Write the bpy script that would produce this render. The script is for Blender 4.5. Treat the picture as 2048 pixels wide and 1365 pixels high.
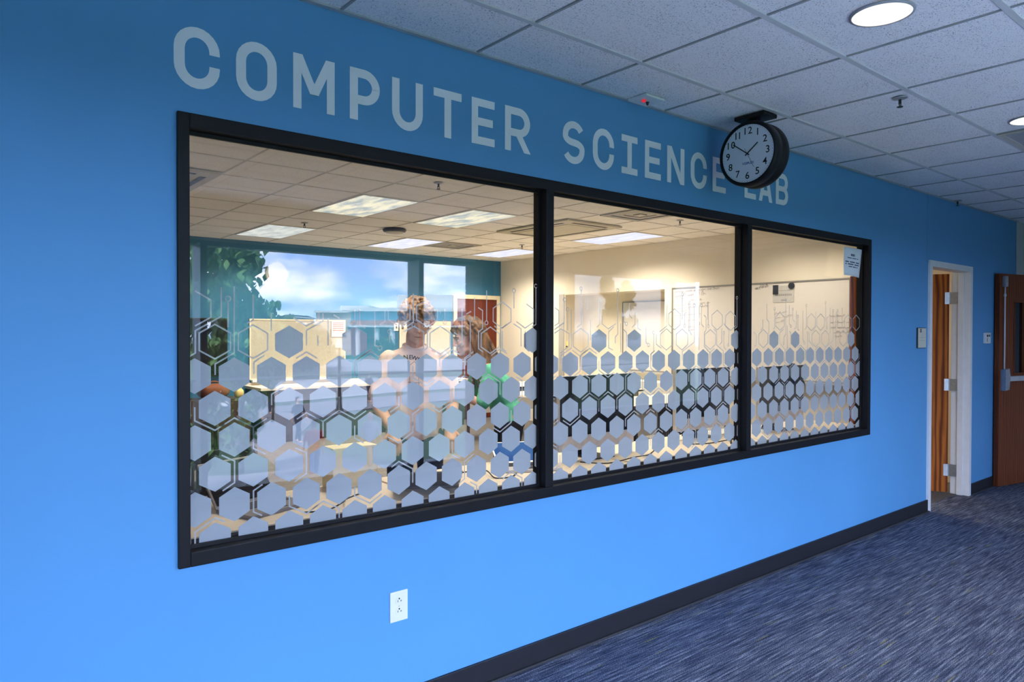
import bpy, bmesh, math, random
from mathutils import Vector, Matrix
from mathutils.bvhtree import BVHTree

random.seed(7)
S = bpy.context.scene
COL = S.collection
for o in list(bpy.data.objects):
    bpy.data.objects.remove(o)

# ---------------------------------------------------------------- camera
FPX = 1428.14
RIGHT = Vector((0.77274352, -0.63471426, 0.00229362))
UP = Vector((0.00564448, 0.01048533, 0.9999291))
FWD = Vector((0.63469331, 0.77267578, -0.0116851))
CAM = Vector((0.0, -2.41168, 1.49817))
cd = bpy.data.cameras.new('camera')
cam = bpy.data.objects.new('camera', cd)
COL.objects.link(cam)
cd.sensor_fit = 'HORIZONTAL'
cd.sensor_width = 36.0
cd.lens = 36.0 * FPX / 2048.0
cd.clip_start = 0.05
cd.clip_end = 2000
mw = Matrix.Identity(4)
for i in range(3):
    mw[i][0] = RIGHT[i]
    mw[i][1] = UP[i]
    mw[i][2] = -FWD[i]
    mw[i][3] = CAM[i]
cam.matrix_world = mw
S.camera = cam

# ---------------------------------------------------------------- colour management
S.view_settings.view_transform = 'Standard'
S.view_settings.look = 'None'
S.view_settings.exposure = 0.0
S.view_settings.gamma = 1.0
S.view_settings.use_curve_mapping = False
S.cycles.transparent_max_bounces = 24
S.cycles.max_bounces = 10
S.cycles.diffuse_bounces = 6
S.cycles.sample_clamp_indirect = 6.0
S.cycles.caustics_reflective = False
S.cycles.caustics_refractive = False

# ---------------------------------------------------------------- sky
SKY = 13.2
w = bpy.data.worlds.new('sky')
S.world = w
w.use_nodes = True
nt = w.node_tree
nt.nodes.clear()
N = nt.nodes.new
out = N('ShaderNodeOutputWorld')
bg = N('ShaderNodeBackground')
tc = N('ShaderNodeTexCoord')
mp = N('ShaderNodeMapping')
mp.inputs['Scale'].default_value = (3.6, 3.6, 9.5)
mp.inputs['Location'].default_value = (0.37, 0.1, 0.22)
nz = N('ShaderNodeTexNoise')
nz.inputs['Scale'].default_value = 2.3
nz.inputs['Detail'].default_value = 7
nz.inputs['Roughness'].default_value = 0.55
cr = N('ShaderNodeValToRGB')
cr.color_ramp.elements[0].position = 0.42
cr.color_ramp.elements[0].color = (0.34, 0.52, 1.0, 1)
cr.color_ramp.elements[1].position = 0.64
cr.color_ramp.elements[1].color = (1.12, 1.15, 1.26, 1)
e = cr.color_ramp.elements.new(0.53)
e.color = (0.66, 0.78, 1.06, 1)
sx = N('ShaderNodeSeparateXYZ')
mr = N('ShaderNodeMapRange')
mr.inputs['From Min'].default_value = -0.02
mr.inputs['From Max'].default_value = 0.0
mx = N('ShaderNodeMix')
mx.data_type = 'RGBA'
mx.inputs['A'].default_value = (0.10, 0.12, 0.12, 1)
L = nt.links.new
L(tc.outputs['Generated'], mp.inputs['Vector'])
L(mp.outputs['Vector'], nz.inputs['Vector'])
L(nz.outputs['Fac'], cr.inputs['Fac'])
L(tc.outputs['Generated'], sx.inputs['Vector'])
L(sx.outputs['Z'], mr.inputs['Value'])
L(mr.outputs['Result'], mx.inputs['Factor'])
L(cr.outputs['Color'], mx.inputs['B'])
L(mx.outputs['Result'], bg.inputs['Color'])
bg.inputs['Strength'].default_value = SKY
L(bg.outputs['Background'], out.inputs['Surface'])

# sun stands behind the lab side of the building, so none of it enters the corridor
sd = bpy.data.lights.new('sun', 'SUN')
sd.energy = 30.0
sd.angle = 0.03
sd.color = (1.0, 0.97, 0.94)
so = bpy.data.objects.new('sun', sd)
COL.objects.link(so)
so.rotation_euler = Vector((0.60, -0.13, -0.8)).to_track_quat('-Z', 'Y').to_euler()

def portal(x0, x1, z0, z1, y):
    d = bpy.data.lights.new('window_portal', 'AREA')
    d.shape = 'RECTANGLE'
    d.size = x1 - x0
    d.size_y = z1 - z0
    d.cycles.is_portal = True
    o = bpy.data.objects.new('window_portal', d)
    COL.objects.link(o)
    o.location = ((x0 + x1) / 2, y, (z0 + z1) / 2)
    o.rotation_euler = (math.radians(90), 0, 0)
    o.rotation_euler = Vector((0, 1, 0)).to_track_quat('-Z', 'Y').to_euler()

WY = -4.0            # the corridor's window wall
portal(-1.6, 4.78, 0.1, 2.26, WY - 0.12)
portal(6.2, 8.94, 0.5, 2.26, WY - 0.15)

# ---------------------------------------------------------------- geometry of the photograph
def ray(u, v):
    return RIGHT * ((u - 1024) / FPX) - UP * ((v - 682.5) / FPX) + FWD
def atY(u, v, y):
    d = ray(u, v)
    return CAM + d * ((y - CAM.y) / d.y)
def atX(u, v, x):
    d = ray(u, v)
    return CAM + d * ((x - CAM.x) / d.x)
def atZ(u, v, z):
    d = ray(u, v)
    return CAM + d * ((z - CAM.z) / d.z)
def atD(u, v, dep):
    return CAM + ray(u, v) * dep
YG = 0.04            # glass plane
def mir(p):          # a point seen in the glass, put back in front of it
    return Vector((p.x, 2 * YG - p.y, p.z))

H = 2.6605           # corridor ceiling
HL = 2.765           # lab ceiling
XR = 7.96            # lab right wall
YB = 7.6             # lab back wall

def lin(r, g, b):
    f = lambda c: (c / 255 / 12.92) if c / 255 <= 0.04045 else ((c / 255 + 0.055) / 1.055) ** 2.4
    return (f(r), f(g), f(b))

# ---------------------------------------------------------------- materials
MATS = {}
def mat(name, color, rough=0.5, metal=0.0, var=0.06, scale=14.0, bump=0.0, spec=0.5, stretch=(1, 1, 1)):
    if name in MATS:
        return MATS[name]
    m = bpy.data.materials.new(name)
    m.use_nodes = True
    t = m.node_tree
    b = t.nodes['Principled BSDF']
    b.inputs['Roughness'].default_value = rough
    b.inputs['Metallic'].default_value = metal
    b.inputs['Specular IOR Level'].default_value = spec
    g = t.nodes.new('ShaderNodeTexCoord')
    mpn = t.nodes.new('ShaderNodeMapping')
    mpn.inputs['Scale'].default_value = stretch
    n = t.nodes.new('ShaderNodeTexNoise')
    n.inputs['Scale'].default_value = scale
    n.inputs['Detail'].default_value = 4
    r = t.nodes.new('ShaderNodeValToRGB')
    r.color_ramp.elements[0].position = 0.3
    r.color_ramp.elements[1].position = 0.7
    r.color_ramp.elements[0].color = (*[max(0, c * (1 - var)) for c in color], 1)
    r.color_ramp.elements[1].color = (*[min(1, c * (1 + var)) for c in color], 1)
    t.links.new(g.outputs['Object'], mpn.inputs['Vector'])
    t.links.new(mpn.outputs['Vector'], n.inputs['Vector'])
    t.links.new(n.outputs['Fac'], r.inputs['Fac'])
    t.links.new(r.outputs['Color'], b.inputs['Base Color'])
    if bump:
        bp = t.nodes.new('ShaderNodeBump')
        bp.inputs['Strength'].default_value = bump
        bp.inputs['Distance'].default_value = 0.004
        t.links.new(n.outputs['Fac'], bp.inputs['Height'])
        t.links.new(bp.outputs['Normal'], b.inputs['Normal'])
    MATS[name] = m
    return m

def wood(name, c1, c2, rough=0.35, sc=(9, 9, 0.8), dist=3.0):
    if name in MATS:
        return MATS[name]
    m = bpy.data.materials.new(name)
    m.use_nodes = True
    t = m.node_tree
    b = t.nodes['Principled BSDF']
    b.inputs['Roughness'].default_value = rough
    b.inputs['Specular IOR Level'].default_value = 0.18
    g = t.nodes.new('ShaderNodeTexCoord')
    mpn = t.nodes.new('ShaderNodeMapping')
    mpn.inputs['Scale'].default_value = sc
    wv = t.nodes.new('ShaderNodeTexWave')
    wv.wave_type = 'BANDS'
    wv.bands_direction = 'X'
    wv.inputs['Scale'].default_value = 1.3
    wv.inputs['Distortion'].default_value = dist * 2.2
    wv.inputs['Detail'].default_value = 3
    wv.inputs['Detail Scale'].default_value = 1.2
    n = t.nodes.new('ShaderNodeTexNoise')
    n.inputs['Scale'].default_value = 9
    n.inputs['Detail'].default_value = 6
    mxx = t.nodes.new('ShaderNodeMath')
    mxx.operation = 'MULTIPLY'
    r = t.nodes.new('ShaderNodeValToRGB')
    r.color_ramp.elements[0].position = 0.02
    r.color_ramp.elements[1].position = 0.42
    r.color_ramp.elements[0].color = (*c1, 1)
    r.color_ramp.elements[1].color = (*c2, 1)
    t.links.new(g.outputs['Object'], mpn.inputs['Vector'])
    t.links.new(mpn.outputs['Vector'], wv.inputs['Vector'])
    t.links.new(mpn.outputs['Vector'], n.inputs['Vector'])
    t.links.new(wv.outputs['Fac'], mxx.inputs[0])
    t.links.new(n.outputs['Fac'], mxx.inputs[1])
    t.links.new(mxx.outputs[0], r.inputs['Fac'])
    t.links.new(r.outputs['Color'], b.inputs['Base Color'])
    MATS[name] = m
    return m

def emis(name, c1, c2, strength, scale=3.0, stretch=(1, 1, 1)):
    m = bpy.data.materials.new(name)
    m.use_nodes = True
    t = m.node_tree
    t.nodes.clear()
    o = t.nodes.new('ShaderNodeOutputMaterial')
    em = t.nodes.new('ShaderNodeEmission')
    em.inputs['Strength'].default_value = strength
    g = t.nodes.new('ShaderNodeTexCoord')
    mpn = t.nodes.new('ShaderNodeMapping')
    mpn.inputs['Scale'].default_value = stretch
    n = t.nodes.new('ShaderNodeTexNoise')
    n.inputs['Scale'].default_value = scale
    n.inputs['Detail'].default_value = 5
    r = t.nodes.new('ShaderNodeValToRGB')
    r.color_ramp.elements[0].position = 0.38
    r.color_ramp.elements[1].position = 0.58
    r.color_ramp.elements[0].color = (*c1, 1)
    r.color_ramp.elements[1].color = (*c2, 1)
    t.links.new(g.outputs['Object'], mpn.inputs['Vector'])
    t.links.new(mpn.outputs['Vector'], n.inputs['Vector'])
    t.links.new(n.outputs['Fac'], r.inputs['Fac'])
    t.links.new(r.outputs['Color'], em.inputs['Color'])
    t.links.new(em.outputs[0], o.inputs['Surface'])
    MATS[name] = m
    return m

def glass(name, tint=(1, 1, 1), f0=0.038, gain=1.0):
    """a clear pane: each face passes light straight through and mirrors a Schlick share of it"""
    m = bpy.data.materials.new(name)
    m.use_nodes = True
    t = m.node_tree
    t.nodes.clear()
    o = t.nodes.new('ShaderNodeOutputMaterial')
    tr = t.nodes.new('ShaderNodeBsdfTransparent')
    tr.inputs['Color'].default_value = (*tint, 1)
    gl = t.nodes.new('ShaderNodeBsdfGlossy')
    gl.inputs['Roughness'].default_value = 0.0
    gl.inputs['Color'].default_value = (gain, gain, gain, 1)
    ge = t.nodes.new('ShaderNodeNewGeometry')
    dt = t.nodes.new('ShaderNodeVectorMath')
    dt.operation = 'DOT_PRODUCT'
    def mth(op, a, b=None):
        n = t.nodes.new('ShaderNodeMath')
        n.operation = op
        for i, x in enumerate((a, b)):
            if x is None:
                continue
            if isinstance(x, (int, float)):
                n.inputs[i].default_value = x
            else:
                t.links.new(x, n.inputs[i])
        return n.outputs[0]
    t.links.new(ge.outputs['Incoming'], dt.inputs[0])
    t.links.new(ge.outputs['Normal'], dt.inputs[1])
    c = mth('ABSOLUTE', dt.outputs['Value'])
    p = mth('POWER', mth('SUBTRACT', 1.0, c), 5.0)
    f = mth('ADD', mth('MULTIPLY', p, 1 - f0), f0)
    ms = t.nodes.new('ShaderNodeMixShader')
    t.links.new(f, ms.inputs['Fac'])
    t.links.new(tr.outputs[0], ms.inputs[1])
    t.links.new(gl.outputs[0], ms.inputs[2])
    t.links.new(ms.outputs[0], o.inputs['Surface'])
    MATS[name] = m
    return m

def film_mat():
    m = bpy.data.materials.new('frosted_film')
    m.use_nodes = True
    t = m.node_tree
    t.nodes.clear()
    o = t.nodes.new('ShaderNodeOutputMaterial')
    d = t.nodes.new('ShaderNodeBsdfDiffuse')
    d.inputs['Color'].default_value = (0.54, 0.59, 0.64, 1)
    tl = t.nodes.new('ShaderNodeBsdfTranslucent')
    tl.inputs['Color'].default_value = (0.60, 0.62, 0.64, 1)
    tr = t.nodes.new('ShaderNodeBsdfTransparent')
    a = t.nodes.new('ShaderNodeMixShader')
    a.inputs['Fac'].default_value = 0.35
    b = t.nodes.new('ShaderNodeMixShader')
    b.inputs['Fac'].default_value = 0.13
    t.links.new(d.outputs[0], a.inputs[1])
    t.links.new(tl.outputs[0], a.inputs[2])
    t.links.new(a.outputs[0], b.inputs[1])
    t.links.new(tr.outputs[0], b.inputs[2])
    t.links.new(b.outputs[0], o.inputs['Surface'])
    return m

def speckle(name, base, pit, amount=0.36, sc=95.0, bump=0.35):
    m = bpy.data.materials.new(name)
    m.use_nodes = True
    t = m.node_tree
    b = t.nodes['Principled BSDF']
    b.inputs['Roughness'].default_value = 0.95
    b.inputs['Specular IOR Level'].default_value = 0.1
    g = t.nodes.new('ShaderNodeNewGeometry')
    mpn = t.nodes.new('ShaderNodeMapping')
    mpn.inputs['Scale'].default_value = (1, 1.5, 1)
    n = t.nodes.new('ShaderNodeTexNoise')
    n.inputs['Scale'].default_value = sc
    n.inputs['Detail'].default_value = 3
    n.inputs['Roughness'].default_value = 0.6
    n2 = t.nodes.new('ShaderNodeTexNoise')
    n2.inputs['Scale'].default_value = 5
    r = t.nodes.new('ShaderNodeValToRGB')
    r.color_ramp.elements[0].position = amount - 0.05
    r.color_ramp.elements[1].position = amount + 0.05
    r.color_ramp.elements[0].color = (*pit, 1)
    r.color_ramp.elements[1].color = (*base, 1)
    e2 = r.color_ramp.elements.new(amount + 0.3)
    e2.color = (*[min(1, c * 1.12) for c in base], 1)
    ad = t.nodes.new('ShaderNodeMath')
    ad.operation = 'MULTIPLY_ADD'
    ad.inputs[1].default_value = 0.10
    t.links.new(g.outputs['Position'], mpn.inputs['Vector'])
    t.links.new(mpn.outputs['Vector'], n.inputs['Vector'])
    t.links.new(mpn.outputs['Vector'], n2.inputs['Vector'])
    t.links.new(n2.outputs['Fac'], ad.inputs[0])
    t.links.new(n.outputs['Fac'], ad.inputs[2])
    t.links.new(ad.outputs[0], r.inputs['Fac'])
    t.links.new(r.outputs['Color'], b.inputs['Base Color'])
    bp = t.nodes.new('ShaderNodeBump')
    bp.inputs['Strength'].default_value = bump
    bp.inputs['Distance'].default_value = 0.003
    t.links.new(n.outputs['Fac'], bp.inputs['Height'])
    t.links.new(bp.outputs['Normal'], b.inputs['Normal'])
    MATS[name] = m
    return m

def carpet_mat():
    m = bpy.data.materials.new('carpet')
    m.use_nodes = True
    t = m.node_tree
    b = t.nodes['Principled BSDF']
    b.inputs['Roughness'].default_value = 1.0
    b.inputs['Specular IOR Level'].default_value = 0.05
    g = t.nodes.new('ShaderNodeNewGeometry')
    def noise(scale, st, det=4, rough=0.6, loc=(0, 0, 0)):
        mpn = t.nodes.new('ShaderNodeMapping')
        mpn.inputs['Scale'].default_value = st
        mpn.inputs['Location'].default_value = loc
        n = t.nodes.new('ShaderNodeTexNoise')
        n.inputs['Scale'].default_value = scale
        n.inputs['Detail'].default_value = det
        n.inputs['Roughness'].default_value = rough
        t.links.new(g.outputs['Position'], mpn.inputs['Vector'])
        t.links.new(mpn.outputs['Vector'], n.inputs['Vector'])
        return n.outputs['Fac']
    def ramp(fac, stops):
        r = t.nodes.new('ShaderNodeValToRGB')
        els = r.color_ramp.elements
        els[0].position, els[0].color = stops[0][0], (*stops[0][1], 1)
        els[1].position, els[1].color = stops[-1][0], (*stops[-1][1], 1)
        for p_, c_ in stops[1:-1]:
            x = els.new(p_)
            x.color = (*c_, 1)
        t.links.new(fac, r.inputs['Fac'])
        return r.outputs['Color']
    def mix(f, a, b_, mode='MIX'):
        n = t.nodes.new('ShaderNodeMix')
        n.data_type = 'RGBA'
        n.blend_type = mode
        if isinstance(f, float):
            n.inputs['Factor'].default_value = f
        else:
            t.links.new(f, n.inputs['Factor'])
        t.links.new(a, n.inputs['A'])
        t.links.new(b_, n.inputs['B'])
        return n.outputs['Result']
    streak = noise(1.0, (4.2, 92, 1), 6, 0.72)
    fine = noise(1.0, (170, 260, 1), 2, 0.6)
    col = ramp(streak, [(0.31, (0.034, 0.040, 0.070)), (0.46, (0.095, 0.112, 0.170)), (0.57, (0.23, 0.25, 0.315)), (0.70, (0.56, 0.56, 0.60))])
    big = noise(1.0, (1.4, 5.0, 1), 2, 0.5, (3, 1, 0))
    col = mix(0.55, col, ramp(big, [(0.3, (0.6, 0.6, 0.65)), (0.7, (1.0, 1.0, 1.0))]), 'MULTIPLY')
    fl = noise(1.0, (4.5, 60, 1), 2, 0.4, (7.3, 2.2, 0))
    yel = ramp(fl, [(0.66, (0, 0, 0)), (0.74, (1, 1, 1))])
    c2 = t.nodes.new('ShaderNodeRGB')
    c2.outputs[0].default_value = (0.36, 0.33, 0.13, 1)
    sep = t.nodes.new('ShaderNodeSeparateColor')
    t.links.new(yel, sep.inputs[0])
    sc_ = t.nodes.new('ShaderNodeMath')
    sc_.operation = 'MULTIPLY'
    sc_.inputs[1].default_value = 0.6
    t.links.new(sep.outputs[0], sc_.inputs[0])
    col = mix(sc_.outputs[0], col, c2.outputs[0])
    col = mix(0.85, col, ramp(fine, [(0.36, (0.12, 0.12, 0.14)), (0.64, (1.75, 1.75, 1.75))]), 'MULTIPLY')
    t.links.new(col, b.inputs['Base Color'])
    bp = t.nodes.new('ShaderNodeBump')
    bp.inputs['Strength'].default_value = 0.7
    bp.inputs['Distance'].default_value = 0.006
    t.links.new(fine, bp.inputs['Height'])
    t.links.new(bp.outputs['Normal'], b.inputs['Normal'])
    return m

def grass_mat():
    return mat('lawn_grass', (0.018, 0.052, 0.018), 0.9, var=0.35, scale=1.3)

PAINT = mat('blue_paint', (0.105, 0.325, 0.62), 0.55, var=0.02, scale=2.0, bump=0.02, spec=0.25)
CREAM = mat('cream_paint', (0.80, 0.74, 0.62), 0.7, var=0.02, scale=2.0)
GREYW = mat('grey_white_paint', (0.62, 0.64, 0.66), 0.7, var=0.02, scale=2.0)
BLACK = mat('black_frame_paint', (0.0055, 0.0055, 0.0075), 0.5, var=0.1, spec=0.22)
RUBBER = mat('black_rubber', (0.012, 0.012, 0.016), 0.5, var=0.15)
WHITE = mat('white_enamel', (0.82, 0.82, 0.82), 0.4, var=0.02)
JAMB = mat('white_door_paint', (0.78, 0.78, 0.79), 0.45, var=0.03)
VINYL = mat('white_vinyl', (0.93, 0.90, 0.98), 0.5, var=0.02)
BAR = mat('grid_white', (0.60, 0.61, 0.62), 0.5, var=0.04)
STEEL = mat('brushed_steel', (0.42, 0.43, 0.45), 0.45, 0.8, var=0.08, scale=40)
DARKMETAL = mat('dark_metal', (0.02, 0.02, 0.022), 0.4, 0.3)
ALU = mat('silver_aluminium', (0.62, 0.60, 0.60), 0.4, 0.5, var=0.05)
BLACKPL = mat('black_plastic', (0.007, 0.007, 0.009), 0.45, spec=0.25)
SCREEN = mat('dark_screen_glass', (0.006, 0.007, 0.010), 0.08)
TABLE = mat('pale_maple_laminate', (0.80, 0.70, 0.56), 0.4, var=0.05, scale=6, stretch=(1, 8, 1))
WB = mat('whiteboard_enamel', (0.74, 0.71, 0.67), 0.25, var=0.01)
TANB = mat('tan_board', (0.66, 0.58, 0.42), 0.7, var=0.05)
TILE = speckle('mineral_tile', (0.90, 0.86, 0.88), (0.16, 0.16, 0.18), 0.405, 150.0, 0.5)
TILEL = speckle('smooth_tile', (0.88, 0.85, 0.80), (0.82, 0.79, 0.74), 0.30, 60, 0.05)
OAK = wood('orange_oak', (0.13, 0.026, 0.003), (0.44, 0.125, 0.016), 0.6, (5, 5, 0.45))
MAHOG = wood('red_brown_wood', (0.125, 0.030, 0.010), (0.215, 0.062, 0.023), 0.55, (9, 9, 0.7))
CARPET = carpet_mat()
GLASS = glass('clear_glass')
GLASSO = glass('window_glass', (0.97, 0.98, 0.98), 0.02)
TINT = glass('grey_tinted_glass', (0.50, 0.52, 0.53), 0.02)
FILM = film_mat()
WPLAST = mat('white_plastic', (0.80, 0.79, 0.76), 0.4, var=0.02)
INK = mat('black_ink', (0.012, 0.012, 0.014), 0.6)
PAPER = mat('paper', (0.80, 0.81, 0.84), 0.8, var=0.02)

# ---------------------------------------------------------------- object helpers
def W(o):
    m = o.matrix_basis.copy()
    while o.parent:
        o = o.parent
        m = o.matrix_basis @ m
    return m

def tag(o, label=None, cat=None, group=None, kind=None):
    if label: o['label'] = label
    if cat: o['category'] = cat
    if group: o['group'] = group
    if kind: o['kind'] = kind
    return o

def thing(name, label, cat, loc, rz=0.0, group=None):
    o = bpy.data.objects.new(name, None)
    o.empty_display_size = 0.1
    COL.objects.link(o)
    o.location = loc
    o.rotation_euler = (0, 0, rz)
    return tag(o, label, cat, group)

def struct(name, loc=(0, 0, 0)):
    o = bpy.data.objects.new(name, None)
    o.empty_display_size = 0.1
    COL.objects.link(o)
    o.location = loc
    o['kind'] = 'structure'
    return o

def smooth(me, on=True):
    for p in me.polygons:
        p.use_smooth = on

def obj(name, bm, m, parent=None, local=False, sm=False, label=None, kind=None):
    """one mesh object. bm in world coordinates unless local; a child is moved into its parent's space,
    a top-level mesh gets its origin at the middle of its base"""
    if parent is not None:
        loc = Vector((0, 0, 0))
        if not local:
            bm.transform(W(parent).inverted())
    else:
        vs = [v.co for v in bm.verts]
        lo = Vector([min(v[i] for v in vs) for i in range(3)])
        hi = Vector([max(v[i] for v in vs) for i in range(3)])
        loc = Vector(((lo.x + hi.x) / 2, (lo.y + hi.y) / 2, lo.z))
        bm.transform(Matrix.Translation(-loc))
    bmesh.ops.recalc_face_normals(bm, faces=bm.faces)
    me = bpy.data.meshes.new(name)
    bm.to_mesh(me)
    bm.free()
    if sm:
        smooth(me)
    for mm in (m if isinstance(m, (list, tuple)) else [m]):
        me.materials.append(mm)
    o = bpy.data.objects.new(name, me)
    COL.objects.link(o)
    if parent is not None:
        o.parent = parent
    else:
        o.location = loc
    return tag(o, label, kind=kind)

def meshobj(name, me, m, parent, world=True):
    if world:
        me.transform(W(parent).inverted())
    if m is not None:
        me.materials.clear()
        me.materials.append(m)
    o = bpy.data.objects.new(name, me)
    COL.objects.link(o)
    o.parent = parent
    return o

def copy_tree(o, parent=None):
    c = o.copy()
    COL.objects.link(c)
    c.parent = parent
    for ch in list(o.children):
        copy_tree(ch, c)
    return c

def BM():
    return bmesh.new()

def box(bm, x0, x1, y0, y1, z0, z1, M=None, bev=0.0):
    r = bmesh.ops.create_cube(bm, size=1.0)
    vs = r['verts']
    for v in vs:
        v.co = Vector((x0 + (v.co.x + 0.5) * (x1 - x0), y0 + (v.co.y + 0.5) * (y1 - y0), z0 + (v.co.z + 0.5) * (z1 - z0)))
    if bev > 0:
        es = list({e for v in vs for e in v.link_edges})
        rr = bmesh.ops.bevel(bm, geom=es, offset=bev, segments=2, affect='EDGES', profile=0.6)
        vs = list({v for f in rr['faces'] for v in f.verts} | {v for v in vs if v.is_valid})
    if M is not None:
        for v in vs:
            v.co = M @ v.co
    return vs

def bxo(name, x0, x1, y0, y1, z0, z1, m, parent=None, bev=0.0, **k):
    bm = BM()
    box(bm, x0, x1, y0, y1, z0, z1, bev=bev)
    return obj(name, bm, m, parent, **k)

def cyl(bm, p0, p1, r0, r1=None, seg=16, caps=True):
    p0, p1 = Vector(p0), Vector(p1)
    r1 = r0 if r1 is None else r1
    d = p1 - p0
    q = d.to_track_quat('Z', 'Y').to_matrix().to_4x4()
    Mx = Matrix.Translation((p0 + p1) / 2) @ q
    r = bmesh.ops.create_cone(bm, cap_ends=caps, segments=seg, radius1=r0, radius2=r1, depth=d.length, matrix=Mx)
    return r['verts']

def lathe(bm, prof, center, axis='Z', seg=40):
    """prof: list of (radius, height) along the axis"""
    c = Vector(center)
    rings = []
    for r, h in prof:
        ring = []
        for i in range(seg):
            a = 2 * math.pi * i / seg
            if axis == 'Z':
                p = Vector((r * math.cos(a), r * math.sin(a), h))
            else:
                p = Vector((h, r * math.cos(a), r * math.sin(a)))
            ring.append(bm.verts.new(c + p))
        rings.append(ring)
    for a, b in zip(rings[:-1], rings[1:]):
        for i in range(seg):
            j = (i + 1) % seg
            bm.faces.new((a[i], a[j], b[j], b[i]))
    bm.faces.new(rings[0][::-1])
    bm.faces.new(rings[-1])

def tube(bm, pts, r, seg=8):
    pts = [Vector(p) for p in pts]
    rings = []
    for i, p in enumerate(pts):
        a = pts[max(i - 1, 0)]
        b = pts[min(i + 1, len(pts) - 1)]
        q = (b - a).to_track_quat('Z', 'Y')
        rr = r[i] if isinstance(r, (list, tuple)) else r
        rings.append([bm.verts.new(p + q @ Vector((rr * math.cos(2 * math.pi * k / seg), rr * math.sin(2 * math.pi * k / seg), 0))) for k in range(seg)])
    for a, b in zip(rings[:-1], rings[1:]):
        for k in range(seg):
            j = (k + 1) % seg
            bm.faces.new((a[k], a[j], b[j], b[k]))
    bm.faces.new(rings[0][::-1])
    bm.faces.new(rings[-1])

def ribbon2d(pts, width, closed=False):
    """left and right offset points of a polyline in 2D"""
    n = len(pts)
    pts = [Vector(p) for p in pts]
    Lp, Rp = [], []
    for i in range(n):
        if closed:
            a, b = pts[(i - 1) % n], pts[(i + 1) % n]
        else:
            a, b = pts[max(i - 1, 0)], pts[min(i + 1, n - 1)]
        d0 = (pts[i] - a) if (closed or i > 0) else (b - pts[i])
        d1 = (b - pts[i]) if (closed or i < n - 1) else (pts[i] - a)
        d0 = d0.normalized() if d0.length > 0 else d1.normalized()
        d1 = d1.normalized() if d1.length > 0 else d0
        n0 = Vector((-d0.y, d0.x))
        n1 = Vector((-d1.y, d1.x))
        m = n0 + n1
        if m.length < 1e-6:
            m = n0.copy()
        m.normalize()
        k = 1 / max(0.45, m.dot(n0))
        Lp.append(pts[i] + m * (width / 2 * k))
        Rp.append(pts[i] - m * (width / 2 * k))
    return Lp, Rp

def ribbon(bm, pts, width, to3, closed=False, thick=0.0):
    """flat strip along a 2D polyline; to3(p, d) maps (2D point, depth) into 3D"""
    Lp, Rp = ribbon2d(pts, width, closed)
    n = len(Lp)
    a = [bm.verts.new(to3(p, thick)) for p in Lp]
    b = [bm.verts.new(to3(p, thick)) for p in Rp]
    rng = range(n) if closed else range(n - 1)
    for i in rng:
        j = (i + 1) % n
        bm.faces.new((a[i], b[i], b[j], a[j]))
    if thick:
        a0 = [bm.verts.new(to3(p, 0)) for p in Lp]
        b0 = [bm.verts.new(to3(p, 0)) for p in Rp]
        for i in rng:
            j = (i + 1) % n
            bm.faces.new((a[i], a[j], a0[j], a0[i]))
            bm.faces.new((b[i], b0[i], b0[j], b[j]))
        if not closed:
            bm.faces.new((a[0], a0[0], b0[0], b[0]))
            bm.faces.new((a[-1], b[-1], b0[-1], a0[-1]))

def arc(cx, cy, rx, ry, a0, a1, n=8):
    return [(cx + rx * math.cos(math.radians(a0 + (a1 - a0) * i / n)), cy + ry * math.sin(math.radians(a0 + (a1 - a0) * i / n))) for i in range(n + 1)]

def prism(bm, poly, to3, thick):
    a = [bm.verts.new(to3(Vector(p), thick)) for p in poly]
    b = [bm.verts.new(to3(Vector(p), 0)) for p in poly]
    bm.faces.new(a)
    bm.faces.new(b[::-1])
    n = len(a)
    for i in range(n):
        j = (i + 1) % n
        bm.faces.new((a[i], b[i], b[j], a[j]))

def text_mesh(s, size, extrude=0.0, bold=0.0):
    c = bpy.data.curves.new('lettering', 'FONT')
    c.body = s
    c.size = size
    c.extrude = extrude
    c.align_x = 'CENTER'
    c.align_y = 'CENTER'
    c.resolution_u = 3
    c.offset = bold
    o = bpy.data.objects.new('lettering', c)
    COL.objects.link(o)
    dg = bpy.context.evaluated_depsgraph_get()
    me = bpy.data.meshes.new_from_object(o.evaluated_get(dg))
    bpy.data.objects.remove(o)
    bpy.data.curves.remove(c)
    return me

# ================================================================ SETTING
# floor: one carpet through corridor and lab
bxo('floor', -3.5, 9.6, WY, 0.09, -0.15, 0.0, CARPET, kind='structure')
bxo('floor', -3.5, 9.6, 0.09, YB + 0.1, -0.15, 0.0, mat('grey_lab_carpet', (0.105, 0.098, 0.096), 0.95, var=0.35, scale=30, stretch=(1, 6, 1)), kind='structure')

# --- the blue wall with its window and doorway
WX0, WX1, WZ0, WZ1 = 0.613, 5.408, 0.748, 2.192      # outer edge of the black frame
DX0, DX1, DZ = 6.49, 7.47, 2.115                     # outer edge of the white door frame
wf = struct('wall_front')
TW = 0.08
def wallpiece(nm, x0, x1, z0, z1, y1=TW):
    bm = BM()
    box(bm, x0, x1, 0.0, y1, z0, z1)
    for f in bm.faces:
        f.material_index = 1 if f.calc_center_median().y > y1 - 1e-4 else 0
    o = obj(nm, bm, [PAINT, CREAM], wf)
    return o
ox0, ox1, oz0, oz1 = WX0 + 0.02, WX1 - 0.02, WZ0 + 0.02, WZ1 - 0.02
wallpiece('wall_panel', -3.5, ox0, 0, 2.9)
wallpiece('wall_panel', ox0, ox1, 0, oz0)
wallpiece('wall_panel', ox0, ox1, oz1, 2.9)
wallpiece('wall_panel', ox1, 6.456, 0, 2.9)
wallpiece('wall_panel', 6.460, DX1 - 0.02, DZ - 0.02, 2.9)
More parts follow.
